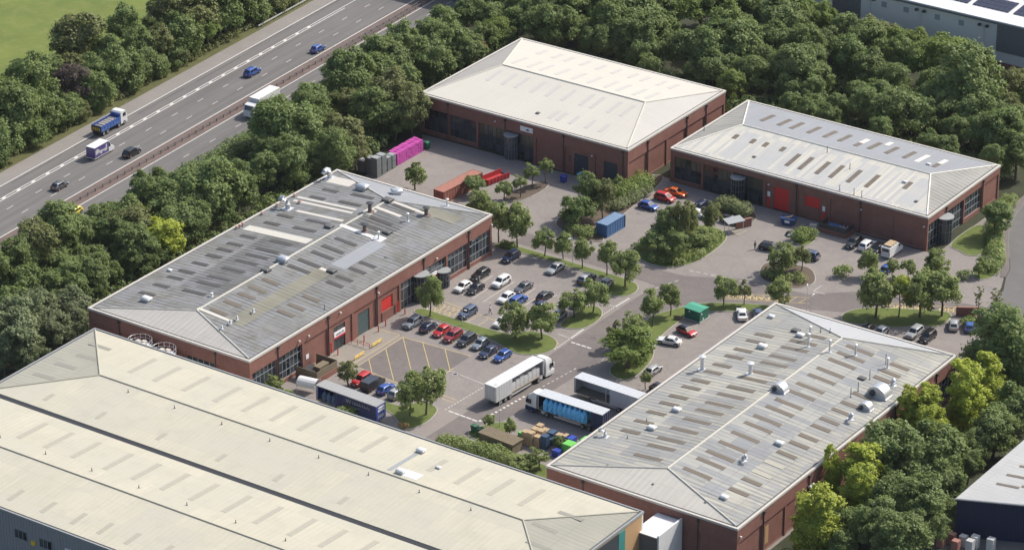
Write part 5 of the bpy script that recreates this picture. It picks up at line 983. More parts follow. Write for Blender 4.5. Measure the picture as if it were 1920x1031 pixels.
CARS = [(-3.97,-10.29,270,'hatch','white','white hatchback in the first bay beside the workshop glass front'),
(-4.34,-4.1,270,'estate','black','black estate car in the corner bay closest to the workshop glazing'),
(-1.6,-9.6,270,'hatch','black','black car next to the white hatchback by the workshop glass front'),
(.74,-4.57,270,'suv','white','white SUV third in the back row of the workshop car park'),
(5.27,-9.5,270,'hatch','white','white hatchback next to the bright blue SUV in the car park'),
(5.42,-4.2,270,'saloon','grey','dark grey saloon behind the white hatchback in the car park'),
(7.76,-9.3,90,'suv','blue','bright blue SUV in the middle of the workshop car park'),
(10.77,-4.9,90,'hatch','black','black hatchback right of the bright blue SUV'),
(12.53,-9.4,270,'hatch','navy','navy hatchback half hidden by the tree in the car park'),
(17.3,-10.2,270,'hatch','silver','silver hatchback under the tree on the middle grass island'),
(17.5,-3.6,270,'hatch','white','white car behind the tree on the middle grass island'),
(-3.92,5.4,270,'suv','navy','navy SUV parked by the workshop corner at the grass strip'),
(5.75,6.0,270,'saloon','silver','silver saloon alone along the grass strip with tree shadows'),
(13.06,5.6,90,'suv','black','black SUV with silver roof along the grass strip'),
(17.2,5.5,270,'hatch','silver','silver hatchback at the rounded end of the grass strip'),
(10.33,-18.2,270,'hatch','white','white hatchback hidden under the large island trees'),
(-2.85,-27.6,270,'suv','steel','steel grey SUV first in the row beside the workshop entrance lawn'),
(.48,-27.4,90,'hatch','navy','navy hatchback between the grey SUV and the red hatchback'),
(3.43,-27.4,270,'hatch','red','bright red hatchback in the island row of the car park'),
(6.26,-27.9,270,'suv','darkred','dark red SUV in the island row of the car park'),
(9.26,-27.8,270,'suv','charcoal','charcoal SUV fifth in the island row of the car park'),
(12.12,-27.6,270,'hatch','steel','blue grey hatchback sixth in the island row of the car park'),
(15.1,-29.3,270,'saloon','navy','navy saloon seventh in the island row near the white lorry'),
(18.1,-29.2,270,'hatch','blue','blue hatchback at the end of the island row near the white lorry'),
(2.98,-18.6,270,'suv','slate','slate blue SUV by the yellow hatching across the grass strip'),
(2.9,-50.9,270,'suv','red','red SUV in the bottom row behind the navy trailer'),
(8.43,-51.2,90,'hatch','blue','blue hatchback in the bottom row behind the navy trailer'),
(11.2,-51.4,90,'mpv','silver','silver people carrier at the end of the bottom row'),
(39.4,-7.3,192,'saloon','white','white saloon on the yard below the green kiosk'),
(39.9,-2.2,-12,'hatch','redblack','red hatchback with black roof beside the green kiosk'),
(44.55,9.36,125,'saloon','white','white saloon parked by the eaves right of the green kiosk'),
(46.9,11.2,125,'hatch','steelblue','blue grey car half hidden behind the pale roof edge'),
(48.2,-24,0,'hatch','black','black car mostly hidden behind the pale roof eaves'),
(43.2,-18.6,90,'hatch','silver','silver car peeping out beside the big willow'),
(66.4,16.6,270,'hatch','black','black car in the shade at the left of the end car park'),
(69.06,17.2,270,'hatch','steel','grey hatchback in the shade beside the pale roof edge'),
(74.2,20.6,270,'suv','silver','silver SUV with glass roof in the end car park'),
(76.95,20.4,270,'suv','black','black SUV beside the silver SUV in the end car park'),
(78.5,27.4,118,'hatch','silver','silver hatchback by the bin store in the end car park'),
(81.2,28.4,118,'hatch','blue','blue hatchback by the bin store in the end car park'),
(46.29,47.6,270,'suv','charcoal','dark SUV parked nose out against the white roofed warehouse'),
(48.97,48.0,90,'suv','white','white off roader parked against the white roofed warehouse'),
(51.3,47.6,270,'hatch','black','small dark car between the white off roader and the white van'),
(42.0,37.9,180,'suv','slate','grey SUV by the round planting bed tree'),
(34.4,36.9,10,'estate','black','black estate with its boot open beside a standing person'),
(57.2,41.2,90,'hatch','blue','blue car behind the row of lollipop trees'),
(6.06,48.1,0,'saloon','orange','orange car in the corner by the white roofed warehouse'),
(5.6,44.6,0,'mpv','red','red people carrier beside the pale rough hedge'),
(5.0,39.6,0,'hatch','blue','blue hatchback beside the pale rough hedge'),
(15.2,41.9,0,'hatch','white','white hatchback behind the central planting bed'),
(21.6,43.0,0,'hatch','black','black car behind the hedge at the brick steps'),
(13.6,45.6,90,'suv','navy','navy SUV in front of the white warehouse glazing')]
for c in CARS: car(*c, G1, roofc='black' if c[4] == 'redblack' else ('silver' if 'silver roof' in c[5] else None))
for c in [(-97.5,67.66,93.1,'hatch','blue','blue hatchback in the motorway lane nearest the central reservation'), (-100.9,49.2,93.1,'suv','blue','blue car in the middle motorway lane above the white lorry'),
          (-94.6,2.2,93.1,'suv','black','black SUV on the motorway right of the purple van'), (-95.9,-18.2,93.1,'hatch','grey','dark grey hatchback alone at the left of the motorway'),
          (-85.3,-26.1,273.1,'hatch','yellow','yellow car on the near carriageway half hidden by trees'), (-82.7,-8.1,273.1,'hatch','blue','blue car on the near carriageway glimpsed through the trees')]: car(*c, G2)
def wheels(o, xs, hw, r=.5, meshes=HW, rimm='rim'):
    for x in xs:
        for s in (-1, 1):
            t = link('wheel', meshes[0], 'tyre', o, (x, s*(hw-.16), r)); link('rim', meshes[1], rimm, t)
def van(x, y, hd, label, bodym, cabm, L_=5.6, H=2.55, W=2.0, boxm=None, roofm=None, load=False):
    o = thing('van', label, 'van', (x, y, .01), R(hd)); f = L_/2
    sil = [(-f,.35),(-f,H-.1),(-f+.12,H),(f-1.75,H),(f-1.55,H-.08),(f-.95,1.5),(f-.2,1.22),(f,1.0),(f,.35)]
    MB().side(sil, -W/2, W/2).build('body', cabm, o)
    if boxm: b_ = MB().box(-f-.02,f-1.8,-W/2-.03,W/2+.03,.55,H+.02).build('box_body', boxm, o); MB().box(-f-.02,f-1.8,-W/2-.03,W/2+.03,H+.02,H+.1).build('box_roof', roofm or 'white_paint', o)
    nx = Vector((f-.95-(f-1.55),0,1.5-(H-.08))).normalized()
    MB().add([(f-1.52,-W/2+.15,H-.15),(f-1.52,W/2-.15,H-.15),(f-.95,W/2-.15,1.56),(f-.95,-W/2+.15,1.56),(f-1.6,-W/2+.15,H-.2),(f-1.6,W/2-.15,H-.2),(f-1.03,W/2-.15,1.5),(f-1.03,-W/2+.15,1.5)], [(0,1,2,3),(7,6,5,4),(0,4,5,1),(1,5,6,2),(2,6,7,3),(3,7,4,0)]).build('windscreen', 'car_glass', o)
    for s in (-1, 1): MB().add([(f-1.75,s*(W/2+.012),1.45),(f-1.08,s*(W/2+.012),1.45),(f-1.5,s*(W/2+.012),H-.3),(f-1.75,s*(W/2+.012),H-.3)], [(0,1,2,3)]).build('side_window', 'car_glass', o); MB().box(f-.12,f+.02,min(s*.6,s*.9),max(s*.6,s*.9),.75,.98).build('headlight', 'lamp_clear', o); MB().box(-f-.03,-f+.05,min(s*.85,s*.97),max(s*.85,s*.97),.8,1.3).build('tail_light', 'lamp_red', o)
    if not boxm: MB().box(-f-.015,-f+.02,-W/2+.25,W/2-.25,1.45,2.1).build('rear_window', 'car_glass', o)
    wheels(o, (f-.9,-f+1.1), W/2, .35, CW)
    if load:
        rk = MB()
        for px in (-1.9,-.9,.1): rk.box(px-.04,px+.04,-W/2+.1,W/2-.1,H,H+.22)
        rk = rk.build('roof_rack', 'dark_metal', o)
        for i in range(7): MB().box(-2.1,.5,-.8+i*.22,-.62+i*.22,H+.22,H+.3+.05*(i%2)).build('timber_board', 'timber', rk)
    return o
van(54.1,48.4,90,'white van with timber on its roof parked by the white roofed warehouse','white_paint','white_paint',5.2,2.3,1.95,load=True)
pv = van(-99.9,-1.2,93.1,'white and purple box van on the motorway behind the blue tipper lorry','paint_purple','white_paint',6.4,2.7,2.1,'paint_purple','white_paint')
mb = MB(); random.seed(5)
for i in range(9): a = -2.9+i*.42; mb.box(a,a+.34,-1.095,-1.082,.9+random.random()*.5,1.5+random.random()*.9); mb.box(a,a+.3,1.082,1.095,.9+random.random()*.5,1.5+random.random()*.9)
mb.build('van_graphic', 'curtain_white', pv)
van(5.65,-51.3,90,'dark grey van in the bottom row between red SUV and blue hatchback','paint_charcoal','paint_charcoal',5.0,2.0,1.9)
# blue tipper lorry on the motorway
t = thing('tipper_lorry', 'blue tipper lorry with white cab on the left motorway lane', 'lorry', (-106.9,9.8,.01), R(93.1))
MB().box(-4.2,4.0,-.45,.45,.55,.95).build('chassis', 'trim_black', t)
b_ = MB(); b_.box(-4.3,2.1,-1.22,1.22,1.0,1.15); b_.box(-4.3,2.1,-1.25,-1.15,1.0,2.3); b_.box(-4.3,2.1,1.15,1.25,1.0,2.3); b_.box(2.0,2.15,-1.25,1.25,1.0,2.9); tb = b_.build('tipper_body', 'paint_tipperblue', t)
MB().box(-4.4,-4.28,-1.25,1.25,1.0,2.25).build('tailgate', 'trim_black', tb); mb = MB()
for i in range(4): mb.box(-4.42,-4.4,-.9+i*.5,-.65+i*.5,1.3,1.9)
mb.build('hazard_chevron', 'rail_yellow', tb); MB().loft([[(px*k_-1.1,py*k_,z_) for px,py in ((-3.,-1.12),(3.,-1.12),(3.,1.12),(-3.,1.12))] for k_,z_ in ((1,1.2),(1,1.95),(.6,2.2))]).build('aggregate_load', 'yard_concrete', tb)
mb = MB()
for i in range(7): mb.box(-4.1+i*.95,-4.02+i*.95,-1.3,1.3,1.05,2.25)
mb.build('body_ribs', 'paint_tipperblue', tb)
c = MB().side([(2.3,.5),(2.3,2.9),(2.6,3.15),(3.9,3.1),(4.35,2.2),(4.42,1.2),(4.42,.5)], -1.22, 1.22).build('cab', 'white_paint', t); MB().add([(4.3,-1.05,2.22),(4.3,1.05,2.22),(3.97,1.05,3.0),(3.97,-1.05,3.0)], [(0,1,2,3)]).build('windscreen', 'car_glass', c).location = (.06,0,0)
for s in (-1, 1): MB().box(3.0,4.0,min(s*1.2,s*1.235),max(s*1.2,s*1.235),1.9,2.7).build('side_window', 'car_glass', c)
wheels(t, (3.4,1.6,-2.2,-3.5), 1.25)
def tractor(x, y, hd, label, col, low, z=0.):
    t = thing('lorry_cab', label, 'lorry', (x, y, .01), R(hd))
    MB().box(-3.0,2.2,-.45,.45,.55,.95).build('chassis', 'trim_black', t)
    c = MB().loft([[(x_,s*w_,z_) for x_,s,w_ in ((.1,-1,wd),(2.1+dx,-1,wd*.9),(2.35+dx,-1,wd*.6),(2.35+dx,1,wd*.6),(2.1+dx,1,wd*.9),(.1,1,wd))] for z_,wd,dx in ((.45,1.24,.0),(1.4,1.25,.05),(2.3,1.25,-.02),(3.05,1.22,-.28),(3.5,1.1,-.75),(3.85,1.0,-1.2))]).build('cab', col, t, 35)
    MB().box(.05,2.42,-1.255,1.255,.42,1.15).build('bumper_skirt', low, c)
    MB().add([(2.42,-1.02,1.75),(2.42,1.02,1.75),(2.2,.98,2.85),(2.2,-.98,2.85)], [(0,1,2,3)]).build('windscreen', 'car_glass', c).location = (.0,0,0)
    for s in (-1, 1):
        MB().box(1.15,2.0,min(s*1.24,s*1.27),max(s*1.24,s*1.27),1.75,2.6).build('side_window', 'car_glass', c); MB().box(1.95,2.15,min(s*1.3,s*1.5),max(s*1.3,s*1.5),1.9,2.6).build('mirror', low, c); MB().box(-1.9,-.9,min(s*.8,s*1.2),max(s*.8,s*1.2),.5,1.05).build('fuel_tank', 'galvanised', t)
    wheels(t, (1.25,-2.0), 1.22); return t
def trailer(x, y, hd, label, roofm, curt, rearm, near=None, L_=13.5, open_to=None, far=None, cat='trailer', side=-1):
    """origin at the middle; front towards +x; near side (side) may be open between open_to"""
    t = thing('curtain_trailer', label, cat, (x, y, .01), R(hd)); f = L_/2
    MB().box(-f+.3,f-.6,-.5,.5,.75,1.08).build('chassis', 'trim_black', t); MB().box(-f,f,-1.25,1.25,1.08,1.22).build('bed', 'trailer_floor', t)
    rf = MB().box(-f,f,-1.27,1.27,3.86,4.0).build('roof', roofm, t); mb = MB()
    for i in range(15): mb.box(-f+.4+i*.9,-f+.46+i*.9,-1.2,1.2,4.0,4.03)
    mb.build('roof_ribs', roofm, rf)
    MB().box(f-.12,f,-1.25,1.25,1.22,3.86).build('bulkhead', rearm, t); rd = MB().box(-f,-f+.1,-1.25,1.25,1.0,3.86).build('rear_doors', rearm, t)
    mb = MB()
    for yy in (-.9,-.35,.35,.9): mb.cyl(-f-.03,yy,1.1,3.7,.025,6)
    mb.build('locking_bars', 'galvanised', rd)
    def curtain(s, a, b_):
        mb = MB(); n = max(6, int((b_-a)/.22)); pts = [(a+(b_-a)*i/n, s*(1.26+.035*(i%2))) for i in range(n+1)]
        vs = [(px,py,1.0) for px,py in pts]+[(px,py,3.86) for px,py in pts]+[(px,py-s*.03,1.0) for px,py in pts]+[(px,py-s*.03,3.86) for px,py in pts]; n1 = n+1
        mb.add(vs, [(i,i+1,i+1+n1,i+n1) for i in range(n)]+[(i+2*n1,i+n1*3,i+1+n1*3,i+1+2*n1) for i in range(n)]); return mb.build('curtain', curt, t)
    o0, o1 = open_to or (f, f)
    if far != 'open': curtain(-side, -f+.1, f-.12)
    if o0 > -f+.2: curtain(side, -f+.1, o0)
    if o1 < f-.2: curtain(side, o1, f-.12)
    for px in (-f+.15,0,f-.25) if label[0] == 'e' else (-f+.15,f-.25):
        MB().box(px-.06,px+.06,side*1.2-.05,side*1.2+.05,1.22,3.86).build('roof_post', 'galvanised', t)
    MB().box(-2.6,3.2,side*1.2-.04,side*1.2+.04,.55,.85).build('side_guard', 'galvanised', t); MB().box(f-3.4,f-3.1,-.9,.9,.1,1.05).build('landing_leg', 'dark_metal', t)
    wheels(t, (-f+1.4,-f+2.75,-f+4.1), 1.25, .5); return t
# white lorry heading up the estate road
tractor(27.65,-31.3,86,'white lorry cab on the estate road in front of a white trailer','white_paint','white_paint')
w1 = trailer(27.05,-38.5,86,'white curtain sided trailer behind the white cab, one curtain drawn back','white_paint','curtain_white','curtain_white',open_to=(-2.2,6.4))
for i in range(7):
    o = MB().loft([[(px*k_,py*k_,z_) for px,py in ((-.52,-1.),(.52,-1.),(.52,1.),(-.52,1.))] for k_,z_ in ((1,0),(1.02,.8),(.98,1.5+.2*(i%3)))]).build('wrapped_pallet', 'wrap_white'); q = -1.4+i*1.14
    o.location = (27.05+.07*q, -38.5+q, 1.235); o.rotation_euler = (0,0,R(86)); tag(o, 'white wrapped pallet, '+ORD[i]+' from the rear inside the white curtain trailer', 'pallet', 'wrapped pallets inside the white trailer')
# blue loaded lorry
tractor(35.0,-42.0,180,'white lorry cab with navy skirt pulling the trailer of blue bags','white_paint','curtain_navy')
w2 = trailer(41.75,-42.0,180,'open curtain trailer with navy rear curtain loaded with blue bags','trailer_roof','curtain_navy','curtain_navy',open_to=(-4.4,6.7),side=1)
def bag(seed):
    rs = np.random.default_rng(seed); rings = []
    for z_, k_ in ((0,.92),(.25,1.03),(.9,1.05),(1.35,.96),(1.62,.6),(1.8,.22),(1.98,.3)):
        rings.append([(math.cos(a)*.46*k_*(1+.14*rs.normal()*.6)*(1.1 if abs(math.sin(2*a)) > .7 else 1), math.sin(a)*.56*k_*(1+.1*rs.normal()), z_+.04*rs.normal()*(z_ > 0)) for a in [i*2*math.pi/12 for i in range(12)]])
    return MB().loft(rings).mesh('blue_bag')
BG = [bag(i) for i in range(4)]
for i in range(9):
    for j in range(2):
        o = link('blue_bag', BG[(i*2+j)%4], 'bag_blue', None, (36.75+i*.99, -42.88+j*1.2, 1.235), .3*i); o.scale = (1.1,1.08,1.2); tag(o, 'bulging blue bulk bag, '+ORD[i]+' from the cab in the '+('near' if j == 0 else 'far')+' row', 'bag', 'blue bags loaded on the trailer')
trailer(43.6,-33.3,178.6,'empty grey roofed trailer with its side open, partly behind the pale eaves','trailer_roof','curtain_white','curtain_white',open_to=(-.8,6.7),side=1)
w4 = trailer(8.3,-61.2,177.8,'navy trailer with white lettering standing along the sand roof edge','trailer_roof_grey','curtain_navy','curtain_blue',open_to=(2.4,6.7),side=1)
let = text_mesh('W', 1.15, .01); o = link('lettering', let, 'coping_grey', w4, (-.6,1.34,3.1)); o.rotation_euler = (R(90),0,R(180))
mb = MB(); random.seed(9)
for i in range(11):
    x_ = -1.4-i*.36; h_ = .35+.3*random.random(); mb.box(x_-.2,x_-.12,1.33,1.345,2.85,2.85+h_); mb.box(x_-.3,x_-.12,1.33,1.345,2.82+.3*random.random(),2.9+.3*random.random())
for i in range(9): mb.box(-.6-i*.3,-.42-i*.3,1.33,1.345,2.3,2.42)
mb.build('lettering', 'coping_grey', w4)
MB().box(-6.775,-6.755,-.9,.9,2.7,3.05).build('rear_band', 'sign_white', w4); MB().box(-6.775,-6.755,-.9,.7,3.2,3.6).build('rear_band', 'sign_white', w4); MB().box(-6.78,-6.76,-.7,.9,1.5,2.1).build('rear_emblem', 'steel_sheet', w4)
for i in range(3): o = link('blue_bag', BG[i], 'pallet_blue', None, (3.2+i*1.05,-61.9,1.235)); tag(o, 'dark blue bulk sack, '+ORD[i]+' from the left in the open navy trailer', 'bag', 'sacks in the navy trailer')
# white lorry on the near carriageway
ml = thing('box_lorry', 'white box lorry on the near motorway carriageway behind the trees', 'lorry', (-86.9,35.0,.01), R(273.1))
MB().box(-4.6,2.9,-1.25,1.25,1.05,3.9).build('box_body', 'white_paint', ml); MB().box(-4.4,4.2,-.45,.45,.5,1.0).build('chassis', 'trim_black', ml)
c = MB().side([(3.1,.5),(3.1,2.9),(3.3,3.1),(4.7,2.9),(5.1,1.9),(5.15,.5)], -1.2, 1.2).build('cab', 'white_paint', ml); MB().add([(5.13,-1.,1.95),(5.13,1.,1.95),(4.78,1.,2.8),(4.78,-1.,2.8)], [(0,1,2,3)]).build('windscreen', 'car_glass', c)
wheels(ml, (4.1,-2.2,-3.4), 1.22)
# ------------------------------------------------------------------ containers, stacks, small things
def container(name, label, x, y, rz, L_, W, H, mat, roofm, cat='container'):
    t = thing(name, label, cat, (x, y, .01), R(rz)); n = int(L_/.42)
    for s in (-1, 1):
        mb = MB(); pts = []
        for i in range(n+1):
            xx = -L_/2+.1+(L_-.2)*i/n; pts.append((xx, s*(W/2-(.0 if i%2 else .07))))
        vs = [(px,py,.15) for px,py in pts]+[(px,py,H-.12) for px,py in pts]+[(px,py-s*.04,.15) for px,py in pts]+[(px,py-s*.04,H-.12) for px,py in pts]; k = n+1
        mb.add(vs, [(i,i+1,i+1+k,i+k) for i in range(n)]+[(i+2*k,i+3*k,i+1+3*k,i+1+2*k) for i in range(n)]); mb.build('side_panel', mat, t)
    MB().box(-L_/2+.04,L_/2-.04,-W/2+.04,W/2-.04,H-.1,H-.03).build('roof', roofm, t); MB().box(-L_/2+.03,L_/2-.03,-W/2+.05,W/2-.05,.03,.15).build('floor', 'trim_black', t)
    fr = MB()
    for a in (-1, 1):
        for s in (-1, 1): fr.box(a*L_/2-.06,a*L_/2+.06,s*W/2-.06,s*W/2+.06,0,H)
    for s in (-1, 1): fr.box(-L_/2,L_/2,s*W/2-.04,s*W/2+.04,0,.16); fr.box(-L_/2,L_/2,s*W/2-.05,s*W/2+.05,H-.13,H)
    for a in (-1, 1): fr.box(a*L_/2-.045,a*L_/2+.045,-W/2,W/2,H-.14,H-.004)
    fr.build('frame', mat, t)
    for s in (-1, 1): d = MB().box(-L_/2-.01,-L_/2+.05,min(0,s*W/2)+.03,max(0,s*W/2)-.03,.15,H-.14).build('door', mat, t); MB().cyl(-L_/2-.03,s*.4,.2,H-.2,.025,6).build('locking_bar', mat, d)
    MB().box(L_/2-.05,L_/2+.01,-W/2+.05,W/2-.05,.15,H-.14).build('end_panel', mat, t); return t
container('shipping_container', 'long rusty red shipping container on the yard behind the grey workshop', -29.8, 24.6, 86.5, 12.1, 2.44, 2.6, 'rust', 'rust_roof')
container('shipping_container', 'blue shipping container in front of the tree bed', 4.6, 26.8, 88, 6.06, 2.44, 2.6, 'container_blue', 'container_blue_top')
sk = thing('open_skip', 'open red roll on skip beyond the rusty container', 'skip', (-27.4,33.6,.01), R(78))
mb = MB(); mb.box(-3,3,-1.2,1.2,.15,.25); sk1 = mb.build('floor', 'red_skip', sk)
for s in (-1, 1): 
    o = MB().box(-3,3,s*1.2-.05,s*1.2+.05,.15,1.25).build('side', 'red_skip', sk); mb = MB()
    for i in range(7): mb.box(-2.8+i*.92,-2.7+i*.92,s*1.3-.05,s*1.3+.05,.15,1.2)
    mb.build('rib', 'red_skip', o)
MB().box(-3,-2.9,-1.2,1.2,.15,1.25).build('end', 'red_skip', sk); MB().box(2.9,3.0,-1.2,1.2,.15,.5).build('tailgate', 'trim_black', sk)
for x in (-2.2,2.2): MB().tube([(x,-1.1,.12),(x,1.1,.12)], .12, 8).build('roller', 'dark_metal', sk)
k = thing('substation_kiosk', 'green metal substation kiosk with pitched lid on the verge', 'kiosk', (38.0,4.2,.1), R(-4))
MB().box(-1.9,1.9,-1.5,1.5,-.1,.12).build('plinth', 'kerb', k); b_ = MB().box(-1.72,1.72,-1.35,1.35,.12,2.15).build('cabinet', 'kiosk_green', k)
MB().add([(-1.85,-1.48,2.12),(1.85,-1.48,2.12),(1.85,1.48,2.12),(-1.85,1.48,2.12),(-1.85,0,2.4),(1.85,0,2.4)], [(0,1,5,4),(2,3,4,5),(1,2,5),(3,0,4),(3,2,1,0)]).build('lid', 'kiosk_roof', k)
for x in (-1.15,-.4,.4,1.15): MB().box(x-.34,x+.34,-1.375,-1.34,.25,2.0).build('door', 'kiosk_green', b_)
MB().box(-.75,-.45,-1.39,-1.375,1.5,1.75).build('warning_sign', 'sign_white', k); MB().box(1.72,1.735,-.9,-.6,1.4,1.7).build('warning_sign', 'sign_white', k); MB().box(1.72,1.735,-.4,-.1,.3,.55).build('warning_sign', 'sign_white', k)
# pink crate stacks and dark crate stacks
def stack(name, label, x, y, sx, sy, h, n, mat, lid, group):
    o = thing(name, label, 'stack', (x, y, .01), rng.normal()*.02, group); mb = MB()
    for i in range(n):
        z0 = h*i/n; jx, jy = rng.normal(size=2)*.02; mb.box(-sx/2+jx,sx/2+jx,-sy/2+jy,sy/2+jy,z0+.02,z0+h/n*.9)
        mb.box(-sx/2+.06,sx/2-.06,-sy/2+.06,sy/2-.06,z0,z0+h/n)
    mb.build('crates', mat, o); MB().box(-sx/2+.02,sx/2-.02,-sy/2+.02,sy/2-.02,h,h+.05).build('top_crate', lid, o); return o
for i in range(11):
    for j in range(2): stack('pink_crate_stack', 'pink plastic crate stack, '+ORD[i]+' from left in the '+('front' if j == 0 else 'back')+' row at the yard edge', -47.9-j*1.15, 28.7+i*.8, 1.08, .77, (2.45 if j == 0 else 2.6)+.05*((i*7+j*3)%3), 6, 'pink', 'pink', 'pink crate stacks at the yard edge')
for i in range(2): stack('crate_stack', ('left' if i == 0 else 'right')+' of two tallest dark grey crate stacks near the pink stacks', -47.9, 21.9+i*1.75, 1.6, 1.45, 4.1, 16, 'crate_grey', 'coping_grey', 'tall grey crate stacks')
stack('crate_stack', 'shorter dark grey crate stack touching the tallest grey stack', -47.9, 25.5, 1.4, 1.25, 2.9, 11, 'crate_grey', 'coping_grey', 'short grey crate stacks'); stack('crate_stack', 'shorter stack of dark grey crates touching the pink stacks', -47.9, 27.0, 1.4, 1.25, 2.9, 11, 'crate_grey', 'coping_grey', 'short grey crate stacks')
stack('crate_stack', 'tall dark crate stack in the shade behind the front stacks', -49.9, 22.6, 1.5, 1.5, 3.4, 12, 'crate_grey', 'coping_grey', 'shaded crate stacks'); stack('crate_stack', 'low dark stack with a white lid at the workshop corner', -51.6, 22.4, 1.5, 1.5, 2.4, 8, 'crate_grey', 'plastic_white', None)
def wheelie(x, y, s, mat, label, group=None, rz=0.):
    o = thing('wheeled_bin', label, 'bin', (x, y, .01), rz, group)
    MB().loft([[(px*k_*s,py*k_*s,z_*s) for px,py in ((-.5,-.4),(.5,-.4),(.5,.4),(-.5,.4))] for k_,z_ in ((.85,.12),(1,1.05))]).build('body', mat, o); MB().side([(-.54*s,1.05*s),(-.54*s,1.12*s),(0,1.24*s),(.54*s,1.12*s),(.54*s,1.05*s)], -.45*s, .45*s).build('lid', mat, o)
    for px in (-.35,.35):
        for py in (-.3,.3): MB().tube([(px*s,py*s-.04,.09),(px*s,py*s+.04,.09)], .09, 8).build('wheel', 'tyre', o)
    return o
wheelie(29.8,-54.5,1.15,'bin_green','green wheeled bin at the left by the shed grass','green bins'); wheelie(31.3,-54.9,1.15,'bin_green','green wheeled bin closest to the mossy shed','green bins')
wheelie(-47.6,38.6,1.3,'kiosk_green','green bin at the far end of the pink crate stacks'); wheelie(-51.6,41.4,1.2,'trim_black','black bin by the cream roofed warehouse corner')
wheelie(-15.6,40.6,1.2,'wrap_blue','blue bin by the cream warehouse doorway'); wheelie(-13.2,43.4,1.3,'bag_blue','tall blue bin inside the cream warehouse doorway')
wheelie(-.4,38,.9,'kiosk_green','green bin by the hedge behind the blue container'); wheelie(.6,37.2,.9,'rail_yellow','yellow bin by the hedge behind the blue container')
# shed with mossy roof
s_ = thing('timber_shed', 'long low timber shed with mossy roof beside the green bins', 'shed', (36.4,-56.2,0), R(-4))
MB().box(-3.6,3.6,-1.3,1.3,0,2.0).build('wall', 'moss_timber', s_)
me = MB().box(-.14,.14,-.02,.02,0,1.95).mesh('board')
for i in range(24): link('board', me, 'moss_timber', s_, (-3.45+i*.3,-1.32,.02)); 
r_ = MB().box(-3.8,3.8,-1.5,1.5,2.0,2.1).build('roof', 'moss_timber', s_); mb = MB()
for i in range(26): mb.box(-3.75+i*.3,-3.68+i*.3,-1.5,1.5,2.1,2.14)
mb.build('roof_ribs', 'moss_timber', r_)
# timber and blue crates, wrapped stacks
def crate(x, y, z, sx, sy, h, mat, label, group, rz=0.):
    o = thing('crate', label, 'crate', (x, y, z), rz, group); c = MB().box(-sx/2+.03,sx/2-.03,-sy/2+.03,sy/2-.03,.1,h-.02).build('load', mat, o); mb = MB()
    for i in range(5): xx = -sx/2+sx*(i+.5)/5; mb.box(xx-.07,xx+.07,-sy/2,-sy/2+.03,.1,h); mb.box(xx-.07,xx+.07,sy/2-.03,sy/2,.1,h)
    for i in range(5): yy = -sy/2+sy*(i+.5)/5; mb.box(-sx/2,-sx/2+.03,yy-.07,yy+.07,.1,h); mb.box(sx/2-.03,sx/2,yy-.07,yy+.07,.1,h)
    for i in range(4): yy = -sy/2+sy*(i+.5)/4; mb.box(-sx/2,sx/2,yy-.1,yy+.1,h-.03,h)
    for yy in (-sy/2+.1,0,sy/2-.1): mb.box(-sx/2,sx/2,yy-.06,yy+.06,0,.1)
    mb.build('slats', mat, o); return o
for (x, y, h, mt), lab_ in zip(((39.3,-52.9,2.4,'timber'),(40.5,-53.0,2.6,'timber'),(41.7,-52.7,2.1,'timber'),(40.0,-51.0,2.3,'timber'),(41.3,-51.1,2.4,'timber'),(39.6,-49.0,2.0,'timber'),(41.0,-49.4,1.7,'timber'),(44.3,-50.0,2.0,'timber'),(45.5,-49.6,2.0,'timber')), ('front left corner','front middle, tallest','front right, lowest in front','middle left','middle right','back left corner','back middle, lowest','left of the right pair','right of the right pair')):
    crate(x, y, .01, 1.15, 1.15, h, mt, 'pale timber pallet stack, '+lab_+' of the cluster by the loading area', 'timber pallet stacks by the shed', rng.normal()*.05)
crate(43.0,-52.5,.01,1.2,1.2,2.5,'pallet_blue','tall dark blue pallet stack in front of the timber stacks',None,.05); crate(42.6,-49.7,.01,1.2,1.6,1.9,'pallet_blue','blue pallet stack at the back beside the loaded trailer',None,.1); crate(43.0,-50.9,.01,1.0,1.0,1.3,'pallet_blue','low blue pallet stack in the middle of the timber cluster',None)
def wrapped(x, y, sx, sy, h, mat, label, rz=0.):
    o = MB().loft([[(px*k_,py*k_,z_) for px,py in ((-sx/2,-sy/2),(sx/2,-sy/2),(sx/2,sy/2),(-sx/2,sy/2))] for k_,z_ in ((1,0),(1.01,h*.5),(1,h*.94),(.94,h))]).build('wrapped_stack', mat, None, None, (x, y, .01), rz); return tag(o, label, 'stack')
wrapped(47.4,-51.6,1.9,1.9,2.0,'wrap_green','bright green wrapped stack in front by the pale eaves'); wrapped(49.2,-49.0,1.9,1.9,2.1,'wrap_green','bright green wrapped stack at the back by the pale eaves'); wrapped(46.4,-49.7,1.5,1.5,2.0,'wrap_blue','royal blue wrapped stack beside the green wraps'); wrapped(46.2,-53.6,1.3,1.2,1.2,'wrap_blue','low blue stack under the small dark tree'); wrapped(37.4,-51.2,1.2,.9,.8,'wrap_green','small green and white bundle left of the timber stacks')
cg = thing('cage_trolley', 'white wire cage trolley by the corner of the pale roofed workshop', 'trolley', (51.6,-59.6,.01), .2); mb = MB()
for px in (-.8,.8):
    for py in (-.6,.6): mb.cyl(px,py,0,2.2,.03,6)
for z_ in (.2,1.2,2.15):
    for py in (-.6,.6): mb.tube([(-.8,py,z_),(.8,py,z_)], .025, 6)
    for px in (-.8,.8): mb.tube([(px,-.6,z_),(px,.6,z_)], .025, 6)
mb.build('frame', 'white_paint', cg); MB().box(-.8,.8,-.6,.6,2.16,2.22).build('top', 'white_paint', cg)
